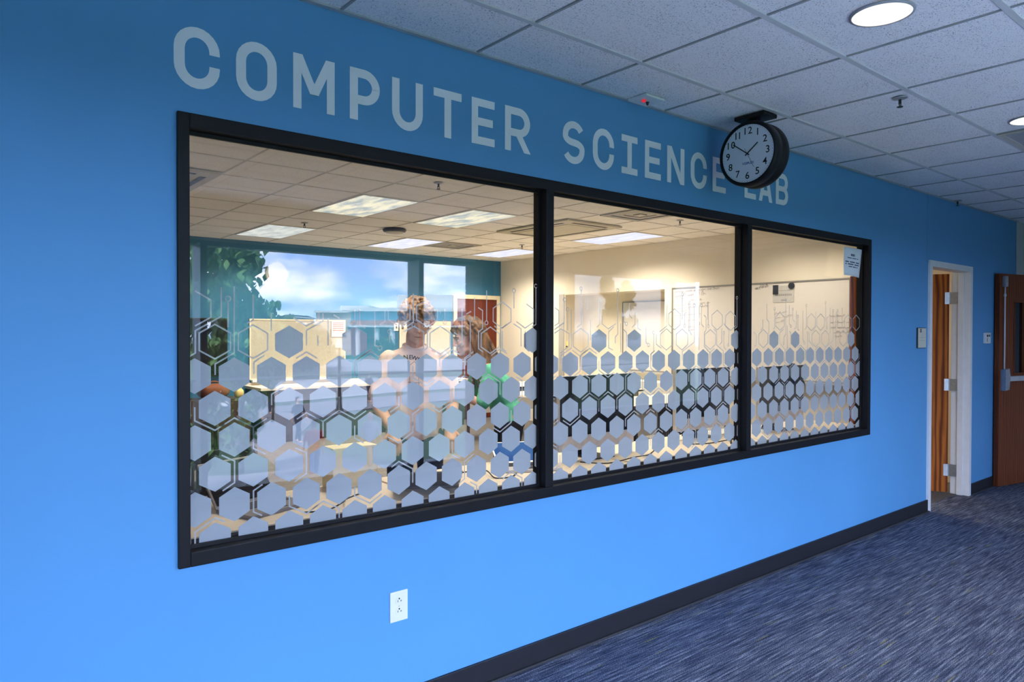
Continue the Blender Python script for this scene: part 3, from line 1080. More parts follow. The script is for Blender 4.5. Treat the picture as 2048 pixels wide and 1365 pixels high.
# ================================================================ CORRIDOR THINGS
# --- lettering
def glyph(ch, w_, h_, t_):
    """centre-lines of one letter in a box w_ x h_, stroke t_"""
    a, b = t_ / 2, w_ - t_ / 2
    lo, hi = t_ / 2, h_ - t_ / 2
    mid = h_ / 2
    rx, rz = (b - a) / 2, min((b - a) / 2 * 1.05, h_ * 0.36)
    cx = w_ / 2
    if ch == 'O':
        return [(arc(cx, hi - rz, rx, rz, 0, 180, 12) + arc(cx, lo + rz, rx, rz, 180, 360, 12), True)]
    if ch == 'C':
        return [([(b, hi - rz - h_ * .03)] + arc(cx, hi - rz, rx, rz, 0, 180, 12) + arc(cx, lo + rz, rx, rz, 180, 360, 12) + [(b, lo + rz + h_ * .03)], False)]
    if ch == 'M':
        return [([(a, 0), (a, h_)], False), ([(b, 0), (b, h_)], False), ('q', (t_ * .02, h_), (cx - t_ * .52, h_ * .30), t_ * 1.1), ('q', (w_ - t_ * 1.12, h_), (cx - t_ * .58, h_ * .30), t_ * 1.1)]
    if ch in 'PR':
        m_ = h_ * (.40 if ch == 'P' else .43) + 0
        rr = (hi - m_) / 2
        r2 = min(rr, (b - a) * .55)
        L_ = [([(a, 0), (a, h_)], False),
              ([(a, hi), (b - r2, hi)] + arc(b - r2, hi - r2, r2, r2, 90, 0, 8) + arc(b - r2, m_ + r2, r2, r2, 0, -90, 8) + [(a, m_)], False)]
        if ch == 'R':
            L_.append(('q', (cx - t_ * .62, m_ + t_ * .1), (w_ - t_ * 1.02, 0), t_ * 1.12))
        return L_
    if ch == 'U':
        return [([(a, h_), (a, lo + rz)] + arc(cx, lo + rz, rx, rz, 180, 360, 14) + [(b, h_)], False)]
    if ch == 'T':
        return [([(0, hi), (w_, hi)], False), ([(cx, 0), (cx, hi)], False)]
    if ch == 'E':
        return [([(a, 0), (a, h_)], False), ([(a, hi), (w_, hi)], False), ([(a, mid), (w_ * .92, mid)], False), ([(a, lo), (w_, lo)], False)]
    if ch == 'L':
        return [([(a, 0), (a, h_)], False), ([(a, lo), (w_, lo)], False)]
    if ch == 'I':
        return [([(cx, 0), (cx, h_)], False), ([(0, hi), (w_, hi)], False), ([(0, lo), (w_, lo)], False)]
    if ch == 'N':
        return [([(a, 0), (a, h_)], False), ([(b, 0), (b, h_)], False), ('q', (0, h_), (w_ - t_ * 1.1, 0), t_ * 1.1)]
    if ch == 'A':
        return [('q', (cx - t_ * .62, h_), (0, 0), t_ * 1.06), ('q', (cx - t_ * .44, h_), (w_ - t_ * 1.06, 0), t_ * 1.06), ([(w_ * .24, h_ * .27), (w_ * .76, h_ * .27)], False)]
    if ch == 'B':
        m_ = h_ * .515
        r1, r2 = (hi - m_) / 2, (m_ - lo) / 2
        bb = b - t_ * .12
        return [([(a, 0), (a, h_)], False),
                ([(a, hi), (bb - r1, hi)] + arc(bb - r1, hi - r1, r1, r1, 90, -90, 12) + [(a, m_)], False),
                ([(a, m_), (b - r2, m_)] + arc(b - r2, m_ - r2, r2, r2, 90, -90, 12) + [(a, lo)], False)]
    if ch == 'S':
        q = h_ * .5
        r1 = (hi - q) / 2
        return [(arc(cx, hi - rz * .86, rx * .98, rz * .86, 28, 180, 12) + arc(cx, hi - rz * .98, rx * .98, (hi - rz * .98) - q + .0, 180, 250, 6)
                 + arc(cx, lo + rz * .98, rx, q - (lo + rz * .98), 70, 0, 6) + arc(cx, lo + rz * .86, rx, rz * .86, 0, -152, 12), False)]
    return []
LETTERS = [('C', .606, .746), ('O', .798, .935), ('M', .993, 1.148), ('P', 1.208, 1.331), ('U', 1.384, 1.522), ('T', 1.573, 1.709), ('E', 1.761, 1.881), ('R', 1.939, 2.081),
           ('S', 2.281, 2.423), ('C', 2.480, 2.628), ('I', 2.684, 2.803), ('E', 2.862, 2.988), ('N', 3.042, 3.188), ('C', 3.245, 3.391), ('E', 3.447, 3.573),
           ('L', 3.766, 3.887), ('A', 3.92, 4.07), ('B', 4.113, 4.255)]
sign = thing('wall_lettering', 'large white COMPUTER SCIENCE LAB lettering on the blue wall above the window', 'sign', (2.43, 0, 2.29))
for ch, a, b in LETTERS:
    zb = 2.279 + (a - 0.6) * 0.0085
    hh = 0.189 + (a - 0.6) * 0.0022
    if ch in 'COSU':
        zb -= 0.003 if ch != 'U' else 0.003
        hh += 0.006 if ch != 'U' else 0.003
    bm = BM()
    T_ = 0.0325 if ch != 'M' else 0.030
    for k_, st in enumerate(glyph(ch, b - a, hh, T_)):
        f3_ = lambda p, d, k_=k_: Vector((a + p[0], -d - 0.0003 * k_ * (d > 0), zb + p[1]))
        if st[0] == 'q':
            _, (qx0, qz0), (qx1, qz1), qw = st
            prism(bm, [(qx0, qz0), (qx0 + qw, qz0), (qx1 + qw, qz1), (qx1, qz1)], f3_, 0.0012)
        else:
            ribbon(bm, st[0], T_, f3_, st[1], thick=0.0012)
    obj('letter', bm, VINYL, sign)

# --- clock
ck = thing('wall_clock', 'black double faced round clock hanging from the corridor ceiling', 'clock', (3.43, -0.272, H))
cc = Vector((3.36, -0.272, 2.450))
R_ = 0.172
bm = BM()
T_ = 0.135
prof = [(R_ - 0.022, 0.010), (R_ - 0.014, 0.0), (R_ - 0.004, 0.003), (R_, 0.014), (R_, 0.055), (R_ - 0.004, 0.060), (R_ - 0.004, T_ - 0.060), (R_, T_ - 0.055), (R_, T_ - 0.014), (R_ - 0.004, T_ - 0.003), (R_ - 0.014, T_), (R_ - 0.022, T_ - 0.010)]
lathe(bm, prof, cc, 'X', 64)
obj('clock_case', bm, BLACKPL, ck, sm=False)
for p in ck.children[-1].data.polygons:
    p.use_smooth = len(p.vertices) == 4
CFACE = mat('clock_face_white', (0.70, 0.74, 0.80), 0.5, var=0.01)
for side in (0, 1):
    bm = BM()
    xx = cc.x + (0.0085 if side == 0 else T_ - 0.0085)
    lathe(bm, [(R_ - 0.018, -0.0008), (R_ - 0.018, 0.0008)], (xx, cc.y, cc.z), 'X', 64)
    face = obj('clock_face', bm, CFACE, ck)
    sg = -1 if side == 0 else 1
    # plane coordinates: p = (right, up) as read from in front of that face
    f3 = lambda p, d, sg=sg, xx=xx: Vector((xx + sg * (0.0012 + d), cc.y + p[0] * sg, cc.z + p[1]))
    def place_text(s, size, cx_, cz_, parent, m, nm='numeral', f3=f3):
        me = text_mesh(s, size, 0.0, size * 0.012)
        for v in me.vertices:
            v.co = f3((v.co.x + cx_, v.co.y + cz_), 0.0003)
        o = meshobj(nm, me, m, parent)
        return o
    for n_ in range(1, 13):
        a_ = math.radians(90 - 30 * n_)
        ds = str(n_)
        for di, dc in enumerate(ds):
            place_text(dc, 0.052, 0.118 * math.cos(a_) + (di - (len(ds) - 1) / 2) * (0.030 if n_ > 9 and n_ != 11 else 0.022), 0.118 * math.sin(a_), face, INK)
    bm = BM()
    for n_ in range(60):
        a_ = math.radians(6 * n_)
        r0, r1 = (0.1445, 0.149)
        ribbon(bm, [(r0 * math.cos(a_), r0 * math.sin(a_)), (r1 * math.cos(a_), r1 * math.sin(a_))], 0.0026 if n_ % 5 == 0 else 0.0014, lambda p, d: f3(p, 0.0003))
    obj('minute_marks', bm, INK, face)
    place_text('VISIPLEX', 0.0185, 0.004, -0.052, face, mat('blue_ink', (0.02, 0.12, 0.42), 0.6), 'maker_name')
    def hand(nm, deg, l0, l1, wd, dep):
        a_ = math.radians(90 - deg)
        bm = BM()
        ribbon(bm, [(-l0 * math.cos(a_), -l0 * math.sin(a_)), (l1 * math.cos(a_), l1 * math.sin(a_))], wd, lambda p, d: f3(p, dep + d), thick=0.001)
        obj(nm, bm, INK, ck)
    hand('hour_hand', 52, 0.016, 0.078, 0.0062, 0.002)
    hand('minute_hand', 306, 0.016, 0.104, 0.0052, 0.0035)
    hand('second_hand', 152, 0.030, 0.088, 0.0014, 0.005)
bm = BM()
z0_ = H - 0.028
prism(bm, [(3.372, -0.365), (3.50, -0.365), (3.50, -0.185), (3.372, -0.185)], lambda p, d: Vector((p[0], p[1], H - 0.022 + d)), 0.021)
bmesh.ops.bevel(bm, geom=list(bm.edges), offset=0.004, segments=1, affect='EDGES')
obj('mount_plate', bm, BLACKPL, ck)
bm = BM()
box(bm, 3.41, 3.445, cc.y - 0.025, cc.y + 0.025, cc.z + R_ - 0.005, H - 0.020)
obj('mount_stem', bm, BLACKPL, ck)

# --- power outlet
ot = thing('power_outlet', 'white duplex power outlet low on the blue wall', 'outlet', (1.413, 0, 0.378))
bm = BM()
box(bm, 1.374, 1.452, -0.006, 0.0, 0.378, 0.495, bev=0.0025)
obj('cover_plate', bm, WPLAST, ot)
for zc in (0.457, 0.417):
    bm = BM()
    lathe_pts = arc(0, 0, 0.0168, 0.0168, 0, 352, 44)
    pts = [(p[0], max(-0.0142, min(0.0142, p[1]))) for p in lathe_pts]
    prism(bm, pts, lambda p, d: Vector((1.413 + p[0], -0.006 - d, zc + p[1])), 0.0016)
    rc = obj('receptacle', bm, WPLAST, ot)
    for q in ((-0.0075, -0.0035, 0.0022, 0.0078), (0.0058, -0.0035, 0.0022, 0.0066)):
        bxo('slot', 1.413 + q[0], 1.413 + q[0] + q[2], -0.0081, -0.0075, zc + q[1], zc + q[1] + q[3], INK, rc)
    bxo('slot', 1.413 + 0.0058, 1.413 + 0.0105, -0.0081, -0.0075, zc - 0.0012, zc + 0.0008, INK, rc)
    bm = BM()
    prism(bm, arc(0, 0, 0.0030, 0.0034, 0, 340, 12), lambda p, d: Vector((1.4126 + p[0], -0.0075 - d, zc + 0.0095 + p[1])), 0.0006)
    obj('ground_hole', bm, INK, rc)
bm = BM()
cyl(bm, (1.413, -0.0055, 0.437), (1.413, -0.0068, 0.437), 0.003, seg=12)
obj('screw', bm, ALU, ot)

# --- room number plate, thermostat
rp = thing('room_plate', 'cream room sign plate with dark edge beside the open lab door', 'sign', (6.34, 0, 1.377))
bxo('backing', 6.256, 6.420, -0.010, 0, 1.377, 1.547, mat('plate_black', (0.02, 0.02, 0.02), 0.5), rp, bev=0.004)
PL = mat('plate_cream', (0.62, 0.60, 0.50), 0.5)
bxo('face_plate', 6.264, 6.418, -0.014, -0.009, 1.382, 1.542, PL, rp, bev=0.002)
bm = BM()
for q in ((0, 0), (0.020, 0), (0, 0.018), (0.020, 0.018), (0.010, 0.009)):
    box(bm, 6.292 + q[0], 6.304 + q[0], -0.0148, -0.0139, 1.507 + q[1], 1.519 + q[1])
obj('emblem', bm, INK, rp)
for z_ in (1.465, 1.440):
    bxo('groove', 6.27, 6.412, -0.0146, -0.0139, z_, z_ + 0.002, mat('plate_shade', (0.30, 0.29, 0.25), 0.6), rp)
th = thing('card_reader', 'small white wall control with dark display between the two doors', 'wall control', (7.868, 0, 1.405))
bxo('housing', 7.798, 7.938, -0.022, 0, 1.405, 1.508, WPLAST, th, bev=0.004)
bxo('display', 7.83, 7.868, -0.0232, -0.021, 1.468, 1.488, INK, th)
bxo('button', 7.890, 7.915, -0.0236, -0.021, 1.470, 1.490, INK, th)
bxo('label_strip', 7.83, 7.85, -0.0230, -0.021, 1.42, 1.458, mat('grey_print', (0.35, 0.35, 0.38), 0.6), th)

# --- paper notice taped to the third pane
nt_ = thing('paper_notice', 'white printed notice taped at the top right corner of the window', 'notice', (5.23, 0.0, 1.93))
Y_ = -0.018
cs = [atY(u, v, Y_) for u, v in ((1688.5, 493), (1724, 500), (1718, 556.5), (1684.5, 550))]
bm = BM()
n_ = 8
def npt(s, t_):
    a = cs[0].lerp(cs[1], s)
    b = cs[3].lerp(cs[2], s)
    p = a.lerp(b, t_)
    return Vector((p.x, p.y - 0.010 * math.sin(s * math.pi) * (0.25 + t_) - 0.012 * t_ * t_ * (1 - s), p.z))
gv = [[bm.verts.new(npt(i / n_, j / n_)) for i in range(n_ + 1)] for j in range(n_ + 1)]
for j in range(n_):
    for i in range(n_):
        bm.faces.new((gv[j][i], gv[j][i + 1], gv[j + 1][i + 1], gv[j + 1][i]))
ex = bmesh.ops.extrude_face_region(bm, geom=list(bm.faces))
for v in [g for g in ex['geom'] if isinstance(g, bmesh.types.BMVert)]:
    v.co.y += 0.0004
obj('sheet', bm, PAPER, nt_, sm=True)
bm = BM()
for t0, s0, s1, th_ in ((0.26, 0.36, 0.58, 0.008), (0.37, 0.18, 0.80, 0.0030), (0.51, 0.08, 0.88, 0.0042), (0.59, 0.08, 0.92, 0.0042), (0.675, 0.24, 0.78, 0.0036)):
    k = 14
    up_, dn_ = [], []
    for i in range(k + 1):
        p = npt(s0 + (s1 - s0) * i / k, t0)
        up_.append(bm.verts.new(p + Vector((0, -0.0008, th_))))
        dn_.append(bm.verts.new(p + Vector((0, -0.0008, -th_))))
    for i in range(k):
        if (i * 7 + int(t0 * 100)) % 6 != 0:
            bm.faces.new((up_[i], up_[i + 1], dn_[i + 1], dn_[i]))
obj('printed_lines', bm, mat('grey_ink', (0.10, 0.10, 0.16), 0.7), nt_)

# --- corridor ceiling fittings
DLE = emis('downlight_glow', (1.0, 0.97, 0.90), (1.0, 1.0, 0.96), 1.15, 4, (14, 1, 1))
def downlight(x, y, label):
    t = thing('recessed_downlight', label, 'ceiling light', (x, y, H), 0, 'corridor downlights')
    bm = BM()
    lathe(bm, [(0.100, -0.006), (0.108, -0.004), (0.110, 0.001), (0.100, 0.001)], (x, y, H), 'Z', 48)
    # open ring: drop the caps
    bm.faces.ensure_lookup_table()
    for f in [f for f in bm.faces if len(f.verts) > 4]:
        bm.faces.remove(f)
    obj('trim_ring', bm, mat('dull_trim', (0.33, 0.34, 0.38), 0.5), t, sm=True)
    bm = BM()
    lathe(bm, [(0.100, -0.0035), (0.06, -0.0030), (0.0005, -0.0028)], (x, y, H), 'Z', 40)
    obj('lens', bm, DLE, t, sm=True)
    d = bpy.data.lights.new('downlight_lamp', 'SPOT')
    d.energy = 10
    d.spot_size = math.radians(110)
    d.spot_blend = 0.6
    d.shadow_soft_size = 0.09
    d.color = (1.0, 0.93, 0.82)
    o = bpy.data.objects.new('downlight_lamp', d)
    COL.objects.link(o)
    o.parent = t
    o.location = (0, 0, -0.012)
downlight(2.690, -1.248, 'nearest lit round downlight in the corridor ceiling')
downlight(4.635, -1.20, 'second lit round downlight at the right edge of the corridor ceiling')

def sprinkler(x, y, z, label, group, m=STEEL, s=1.0):
    t = thing('sprinkler_head', label, 'sprinkler', (x, y, z), 0, group)
    bm = BM()
    lathe(bm, [(0.034 * s, 0.0), (0.034 * s, -0.003), (0.015 * s, -0.008)], (x, y, z), 'Z', 24)
    obj('escutcheon', bm, m, t, sm=True)
    bm = BM()
    cyl(bm, (x, y, z - 0.006), (x, y, z - 0.030 * s), 0.007 * s, seg=10)
    cyl(bm, (x - 0.011 * s, y, z - 0.028 * s), (x - 0.004 * s, y, z - 0.044 * s), 0.0022 * s, seg=6)
    cyl(bm, (x + 0.011 * s, y, z - 0.028 * s), (x + 0.004 * s, y, z - 0.044 * s), 0.0022 * s, seg=6)
    cyl(bm, (x, y, z - 0.043 * s), (x, y, z - 0.046 * s), 0.014 * s, seg=12)
    obj('sprinkler_body', bm, DARKMETAL, t)
    return t
p_ = atZ(1800, 196, H)
sprinkler(p_.x, p_.y, H, 'chrome sprinkler head in the corridor ceiling between the downlights', 'corridor sprinklers')
p_ = atZ(1905, 403, H)
sprinkler(p_.x, -0.05, H, 'far sprinkler head where corridor ceiling meets the blue wall', 'corridor sprinklers')
sn = thing('ceiling_sensor', 'small white ceiling sensor with a red lamp above the word SCIENCE', 'sensor', (2.77, -0.09, H))
bm = BM()
box(bm, 2.70, 2.84, -0.145, -0.025, H - 0.012, H, bev=0.004)
obj('sensor_housing', bm, WHITE, sn)
bm = BM()
bmesh.ops.create_uvsphere(bm, u_segments=14, v_segments=8, radius=0.011, matrix=Matrix.Translation((2.745, -0.09, H - 0.014)))
obj('red_lamp', bm, emis('red_led', (0.9, 0.03, 0.05), (0.9, 0.04, 0.06), 0.7), sn, sm=True)
bm = BM()
cyl(bm, (2.785, -0.08, H - 0.028), (2.785, -0.08, H - 0.010), 0.004, 0.010, seg=12)
obj('sensor_eye', bm, INK, sn)

cl_ = thing('ceiling_light', 'beige unlit ceiling light panel at the right edge of the corridor ceiling', 'ceiling light', (CX0 + 5.5 * CDX, CY0 - 2 * CDY, H))
xa, xb, ya, yb = CX0 + 5 * CDX + .012, CX0 + 6 * CDX - .012, CY0 - 3 * CDY + .012, CY0 - CDY - .012
LENS = mat('beige_lens', (0.58, 0.54, 0.48), 0.4)
for q in ((xa, xb, ya, ya + .03), (xa, xb, yb - .03, yb), (xa, xa + .03, ya + .03, yb - .03), (xb - .03, xb, ya + .03, yb - .03)):
    bxo('light_frame', q[0], q[1], q[2], q[3], H - 0.008, H - 0.002, LENS, cl_)
bxo('lens', xa + .02, xb - .02, ya + .02, yb - .02, H - 0.0055, H - 0.0025, mat('grey_lens', (0.42, 0.43, 0.46), 0.3), cl_)

# ================================================================ LAB CEILING FITTINGS
EM_W = emis('warm_cloud_lens', (0.44, 0.50, 0.50), (1.0, 0.93, 0.68), 1.0, 2.6, (3, 1, 1))
EM_G = emis('pale_cloud_lens', (0.55, 0.60, 0.58), (0.80, 0.82, 0.76), 1.0, 3.0, (3, 1, 1))
EM_C = emis('cool_lens', (0.80, 0.82, 1.0), (1.0, 1.0, 1.05), 1.05, 3.0, (5, 1, 1))
tl = ['large troffer light with a cloud patterned lens at the front left of the lab ceiling',
      'pale troffer light farthest left along the back of the lab ceiling',
      'cream and grey patterned troffer light in the middle of the lab ceiling',
      'bright white troffer light at the back of the lab ceiling beside the round black speaker',
      'white troffer light at the back right of the lab ceiling partly behind the mullion',
      'white striped troffer light seen through the middle pane',
      'leftmost unseen troffer light added above the window tables for more light', 'second unseen troffer light from the left added above the window tables for more light', 'third unseen troffer light from the left added above the window tables for more light', 'rightmost unseen troffer light added near the right wall to brighten the whiteboard']
LAMP_W = 50.0
TROFF_ADDED = [lcell(0, -3, 1, 2), lcell(2, -3, 1, 2), lcell(4, -3, 1, 2), lcell(8, -2, 1, 2)]  # unseen troffers added to brighten the people, tables and whiteboard
for (x0, x1, y0, y1), lb, em in zip(TROFF + TROFF_ADDED, tl, (EM_W, EM_G, EM_W, EM_C, EM_C, EM_C, EM_W, EM_W, EM_W, EM_W)):
    t = thing('troffer_light', lb, 'ceiling light', ((x0 + x1) / 2, (y0 + y1) / 2, HL), 0, 'lab ceiling troffers')
    for q in ((x0, x1, y0, y0 + .02), (x0, x1, y1 - .02, y1), (x0, x0 + .02, y0 + .02, y1 - .02), (x1 - .02, x1, y0 + .02, y1 - .02)):
        bxo('light_frame', q[0], q[1], q[2], q[3], HL - 0.007, HL - 0.002, BARL, t)
    bxo('lens', x0 + .018, x1 - .018, y0 + .018, y1 - .018, HL - 0.0055, HL - 0.0025, em, t)
    d = bpy.data.lights.new('troffer_lamp', 'AREA')
    d.shape = 'RECTANGLE'
    d.size, d.size_y = x1 - x0 - .08, y1 - y0 - .08
    d.energy = LAMP_W * (1.0 if y0 > 2 else 0.5 if x0 > 6 else 0.40)
    d.spread = math.radians(134)
    d.color = (1.0, 0.89, 0.71)
    o = bpy.data.objects.new('troffer_lamp', d)
    COL.objects.link(o)
    o.parent = t
    o.location = (0, 0, -0.011)

VENTM = mat('cream_vent', (0.52, 0.48, 0.36), 0.5)
VENTD = mat('dark_slot', (0.03, 0.028, 0.022), 0.8)
def cassette(x0, x1, y0, y1, label, slots):
    t = thing('air_cassette', label, 'air vent', ((x0 + x1) / 2, (y0 + y1) / 2, HL), 0, 'lab air cassettes')
    bxo('panel', x0, x1, y0, y1, HL - 0.022, HL - 0.002, VENTM, t, bev=0.006)
    e = 0.07
    for q in ((x0 + .17, x1 - .17, y0 + e, y0 + e + .05), (x0 + .17, x1 - .17, y1 - e - .05, y1 - e), (x0 + e, x0 + e + .05, y0 + .17, y1 - .17), (x1 - e - .05, x1 - e, y0 + .17, y1 - .17)):
        bxo('air_slot', q[0], q[1], q[2], q[3], HL - 0.0235, HL - 0.016, VENTD, t)
    gx0, gx1, gy0, gy1 = x0 + .19, x1 - .19, y0 + .19, y1 - .19
    gr = bxo('intake_grille', gx0, gx1, gy0, gy1, HL - 0.027, HL - 0.02, VENTM, t)
    k = 0
    y = gy0 + .03
    while slots and y < gy1 - .03:
        bxo('grille_slot', gx0 + .02, gx1 - .02, y, y + .014, HL - 0.0278, HL - 0.0265, VENTD, gr)
        y += .04
cassette(LX0 - 0.95 * LDX, LX0 - 0.02, 3.43, 4.62, 'cream air conditioning cassette at the left edge of the lab ceiling', True)
cassette(5.50, 6.40, 3.32, 4.60, 'cream air conditioning cassette seen across the first mullion', False)
def diffuser(x0, x1, y0, y1, label):
    t = thing('air_diffuser', label, 'air vent', ((x0 + x1) / 2, (y0 + y1) / 2, HL), 0, 'square lab diffusers')
    VD = mat('grey_vent', (0.34, 0.32, 0.27), 0.5)
    for k, (e, dz) in enumerate(((0.0, 0.000), (0.10, 0.012), (0.18, 0.024))):
        wd = 0.075
        a, b, c_, d_ = x0 + e, x1 - e, y0 + e, y1 - e
        bm = BM()
        for q in ((a, b, c_, c_ + wd), (a, b, d_ - wd, d_), (a, a + wd, c_ + wd, d_ - wd), (b - wd, b, c_ + wd, d_ - wd)):
            box(bm, q[0], q[1], q[2], q[3], HL - 0.012 + dz * .4, HL - 0.004 + dz * .4)
        obj('cone_ring', bm, VD, t)
    bxo('throat', x0 + .02, x1 - .02, y0 + .02, y1 - .02, HL + 0.004, HL + 0.012, VENTD, t)
    bxo('centre_plate', x0 + .26, x1 - .26, y0 + .24, y1 - .24, HL - 0.012, HL - 0.004, VENTM, t)
diffuser(*lcell(6, 6), 'grey square air diffuser at the back of the lab ceiling')
diffuser(*lcell(6, 0), 'cream square air diffuser nearest the window in the middle pane')
for u, v, lb in ((877, 366, 'sprinkler head in the lab ceiling above the large troffer light'), (609, 446, 'sprinkler head in the lab ceiling beside the pale left troffer'),
                 (1044, 490, 'sprinkler head in the lab ceiling at the back right of the first pane'), (1360, 441, 'sprinkler head in the lab ceiling behind the middle pane')):
    p_ = atZ(u, v, HL)
    sprinkler(p_.x, p_.y, HL, lb, 'lab sprinklers', STEEL, 1.2)
p_ = atZ(789, 458, HL)
sp = thing('ceiling_speaker', 'round ceiling unit with a black rim on the lab ceiling', 'ceiling speaker', (p_.x, p_.y, HL))
bm = BM()
lathe(bm, [(0.13, 0.0), (0.145, -0.012), (0.135, -0.035), (0.10, -0.045)], (p_.x, p_.y, HL), 'Z', 32)
obj('rim', bm, DARKMETAL, sp, sm=True)
bm = BM()
lathe(bm, [(0.115, -0.040), (0.10, -0.052), (0.05, -0.062), (0.001, -0.065)], (p_.x, p_.y, HL), 'Z', 32)
obj('dome', bm, mat('dome_cream', (0.6, 0.55, 0.45), 0.5), sp, sm=True)

# ================================================================ LAB BACK WALL
def onback(u, v):
    return atY(u, v, YB)
tv = thing('wall_television', 'black television on the teal back wall at the left edge of the window', 'television', (2.83, YB, 0.85))
bm = BM()
box(bm, 2.20, 3.17, YB - 0.07, YB - 0.012, 0.90, 1.685, bev=0.006)
obj('television_case', bm, BLACKPL, tv)
bxo('screen', 2.22, 3.15, YB - 0.072, YB - 0.069, 0.93, 1.665, SCREEN, tv)
bxo('wall_bracket', 2.55, 2.85, YB - 0.014, YB, 1.1, 1.5, DARKMETAL, tv)
def board(name, x0, x1, z0, z1, label, m, frame=ALU, tray=True):
    t = thing(name, label, 'board', ((x0 + x1) / 2, YB, z0))
    bxo('board_panel', x0, x1, YB - 0.022, YB, z0, z1, m, t)
    for q in ((x0, x1, z1 - .02, z1), (x0, x1, z0, z0 + .02), (x0, x0 + .02, z0 + .02, z1 - .02), (x1 - .02, x1, z0 + .02, z1 - .02)):
        bxo('board_frame', q[0], q[1], YB - 0.028, YB - 0.004, q[2], q[3], frame, t)
    if tray:
        bxo('marker_tray', x0 + .02, x1 - .02, YB - 0.09, YB - 0.022, z0 - .03, z0, WHITE, t)
    return t
TRIMG = mat('board_trim', (0.72, 0.66, 0.52), 0.5)
board('display_board', 3.48, 4.93, 0.83, 1.685, 'wide tan display board on the teal back wall', mat('tan_cloth', (0.46, 0.43, 0.36), 0.9, var=0.06, scale=60), TRIMG)
board('display_board', 5.87, 6.86, 0.83, 1.685, 'cream display board behind the two students', mat('cream_cloth', (0.54, 0.52, 0.43), 0.9, var=0.05, scale=60), TRIMG)
bxo('board_top_strip', 5.87, 6.86, YB - 0.032, YB - 0.02, 1.62, 1.68, TANB, bpy.data.objects['display_board.001'])
# small sheet pinned to the board
fs = thing('pinned_sheet', 'small white sheet with red lines pinned to the tan display board', 'notice', (4.86, YB - 0.03, 1.49))
bxo('sheet', 4.70, 4.915, YB - 0.0315, YB - 0.0295, 1.43, 1.668, PAPER, fs)
for k in range(5):
    bxo('red_line', 4.72, 4.895, YB - 0.0325, YB - 0.0312, 1.52 + k * 0.028, 1.532 + k * 0.028, mat('red_print', (0.6, 0.16, 0.14), 0.7), fs)
# clock on the back wall
q_ = onback(551, 548)
bc = thing('round_clock', 'round white clock on the teal back wall of the lab', 'clock', (q_.x, YB, q_.z - .16))
bm = BM()
cyl(bm, (q_.x, YB - 0.04, q_.z), (q_.x, YB, q_.z), 0.165, seg=48)
obj('clock_case', bm, mat('clock_rim', (0.25, 0.26, 0.27), 0.5), bc)
bm = BM()
cyl(bm, (q_.x, YB - 0.043, q_.z), (q_.x, YB - 0.039, q_.z), 0.15, seg=48)
fc = obj('clock_face', bm, mat('clock_face_bright', (0.72, 0.72, 0.74), 0.5), bc)
for n_ in range(1, 13):
  a_ = math.radians(90 - 30 * n_)
  for di, dc in enumerate(str(n_)):
    me = text_mesh(dc, 0.05)
    for v in me.vertices:
        v.co = Vector((q_.x + v.co.x + (di - (len(str(n_)) - 1) / 2) * 0.028 + 0.118 * math.cos(a_), YB - 0.0436, q_.z + v.co.y + 0.118 * math.sin(a_)))
    meshobj('numeral', me, INK, fc)
for nm, dg_, l_ in (('hour_hand', 55, .07), ('minute_hand', 300, .1)):
    a_ = math.radians(90 - dg_)
    bm = BM()
    ribbon(bm, [(0, 0), (l_ * math.cos(a_), l_ * math.sin(a_))], 0.008, lambda p, d: Vector((q_.x + p[0], YB - 0.045 - d, q_.z + p[1])), thick=0.001)
    obj(nm, bm, INK, bc)
# light switch
q_ = onback(806, 655)
sw = thing('light_switch', 'white light switch on the teal wall beside the cream board', 'switch', (q_.x - .09, YB, q_.z - .08))
bxo('switch_plate', q_.x - .17, q_.x - .09, YB - 0.012, YB, q_.z - .06, q_.z + .07, WPLAST, sw, bev=0.003)
bxo('switch_toggle', q_.x - .14, q_.x - .12, YB - 0.024, YB - 0.010, q_.z - .015, q_.z + .02, INK, sw)
# back door
d3 = struct('door_3', (7.46, YB, 0))
CR = mat('cream_door_frame', (0.74, 0.66, 0.48), 0.5)
for nm, x0, x1, z0, z1 in (('door_frame', 6.92, 6.99, 0, 2.08), ('door_frame', 7.85, 7.92, 0, 2.08), ('door_frame', 6.92, 7.92, 2.08, 2.15)):
    bxo(nm, x0, x1, YB - 0.035, YB, z0, z1, CR, d3)
lf = bxo('door_leaf', 6.99, 7.85, YB - 0.018, YB, 0.01, 2.08, wood('dark_red_wood', lin(74, 28, 14), lin(112, 50, 30), 0.4), d3)
bm = BM()
cyl(bm, (7.06, YB - 0.018, 1.0), (7.06, YB - 0.07, 1.0), 0.012, seg=12)
cyl(bm, (7.05, YB - 0.065, 1.0), (7.17, YB - 0.065, 1.0), 0.010, seg=12)
obj('door_handle', bm, STEEL, lf)

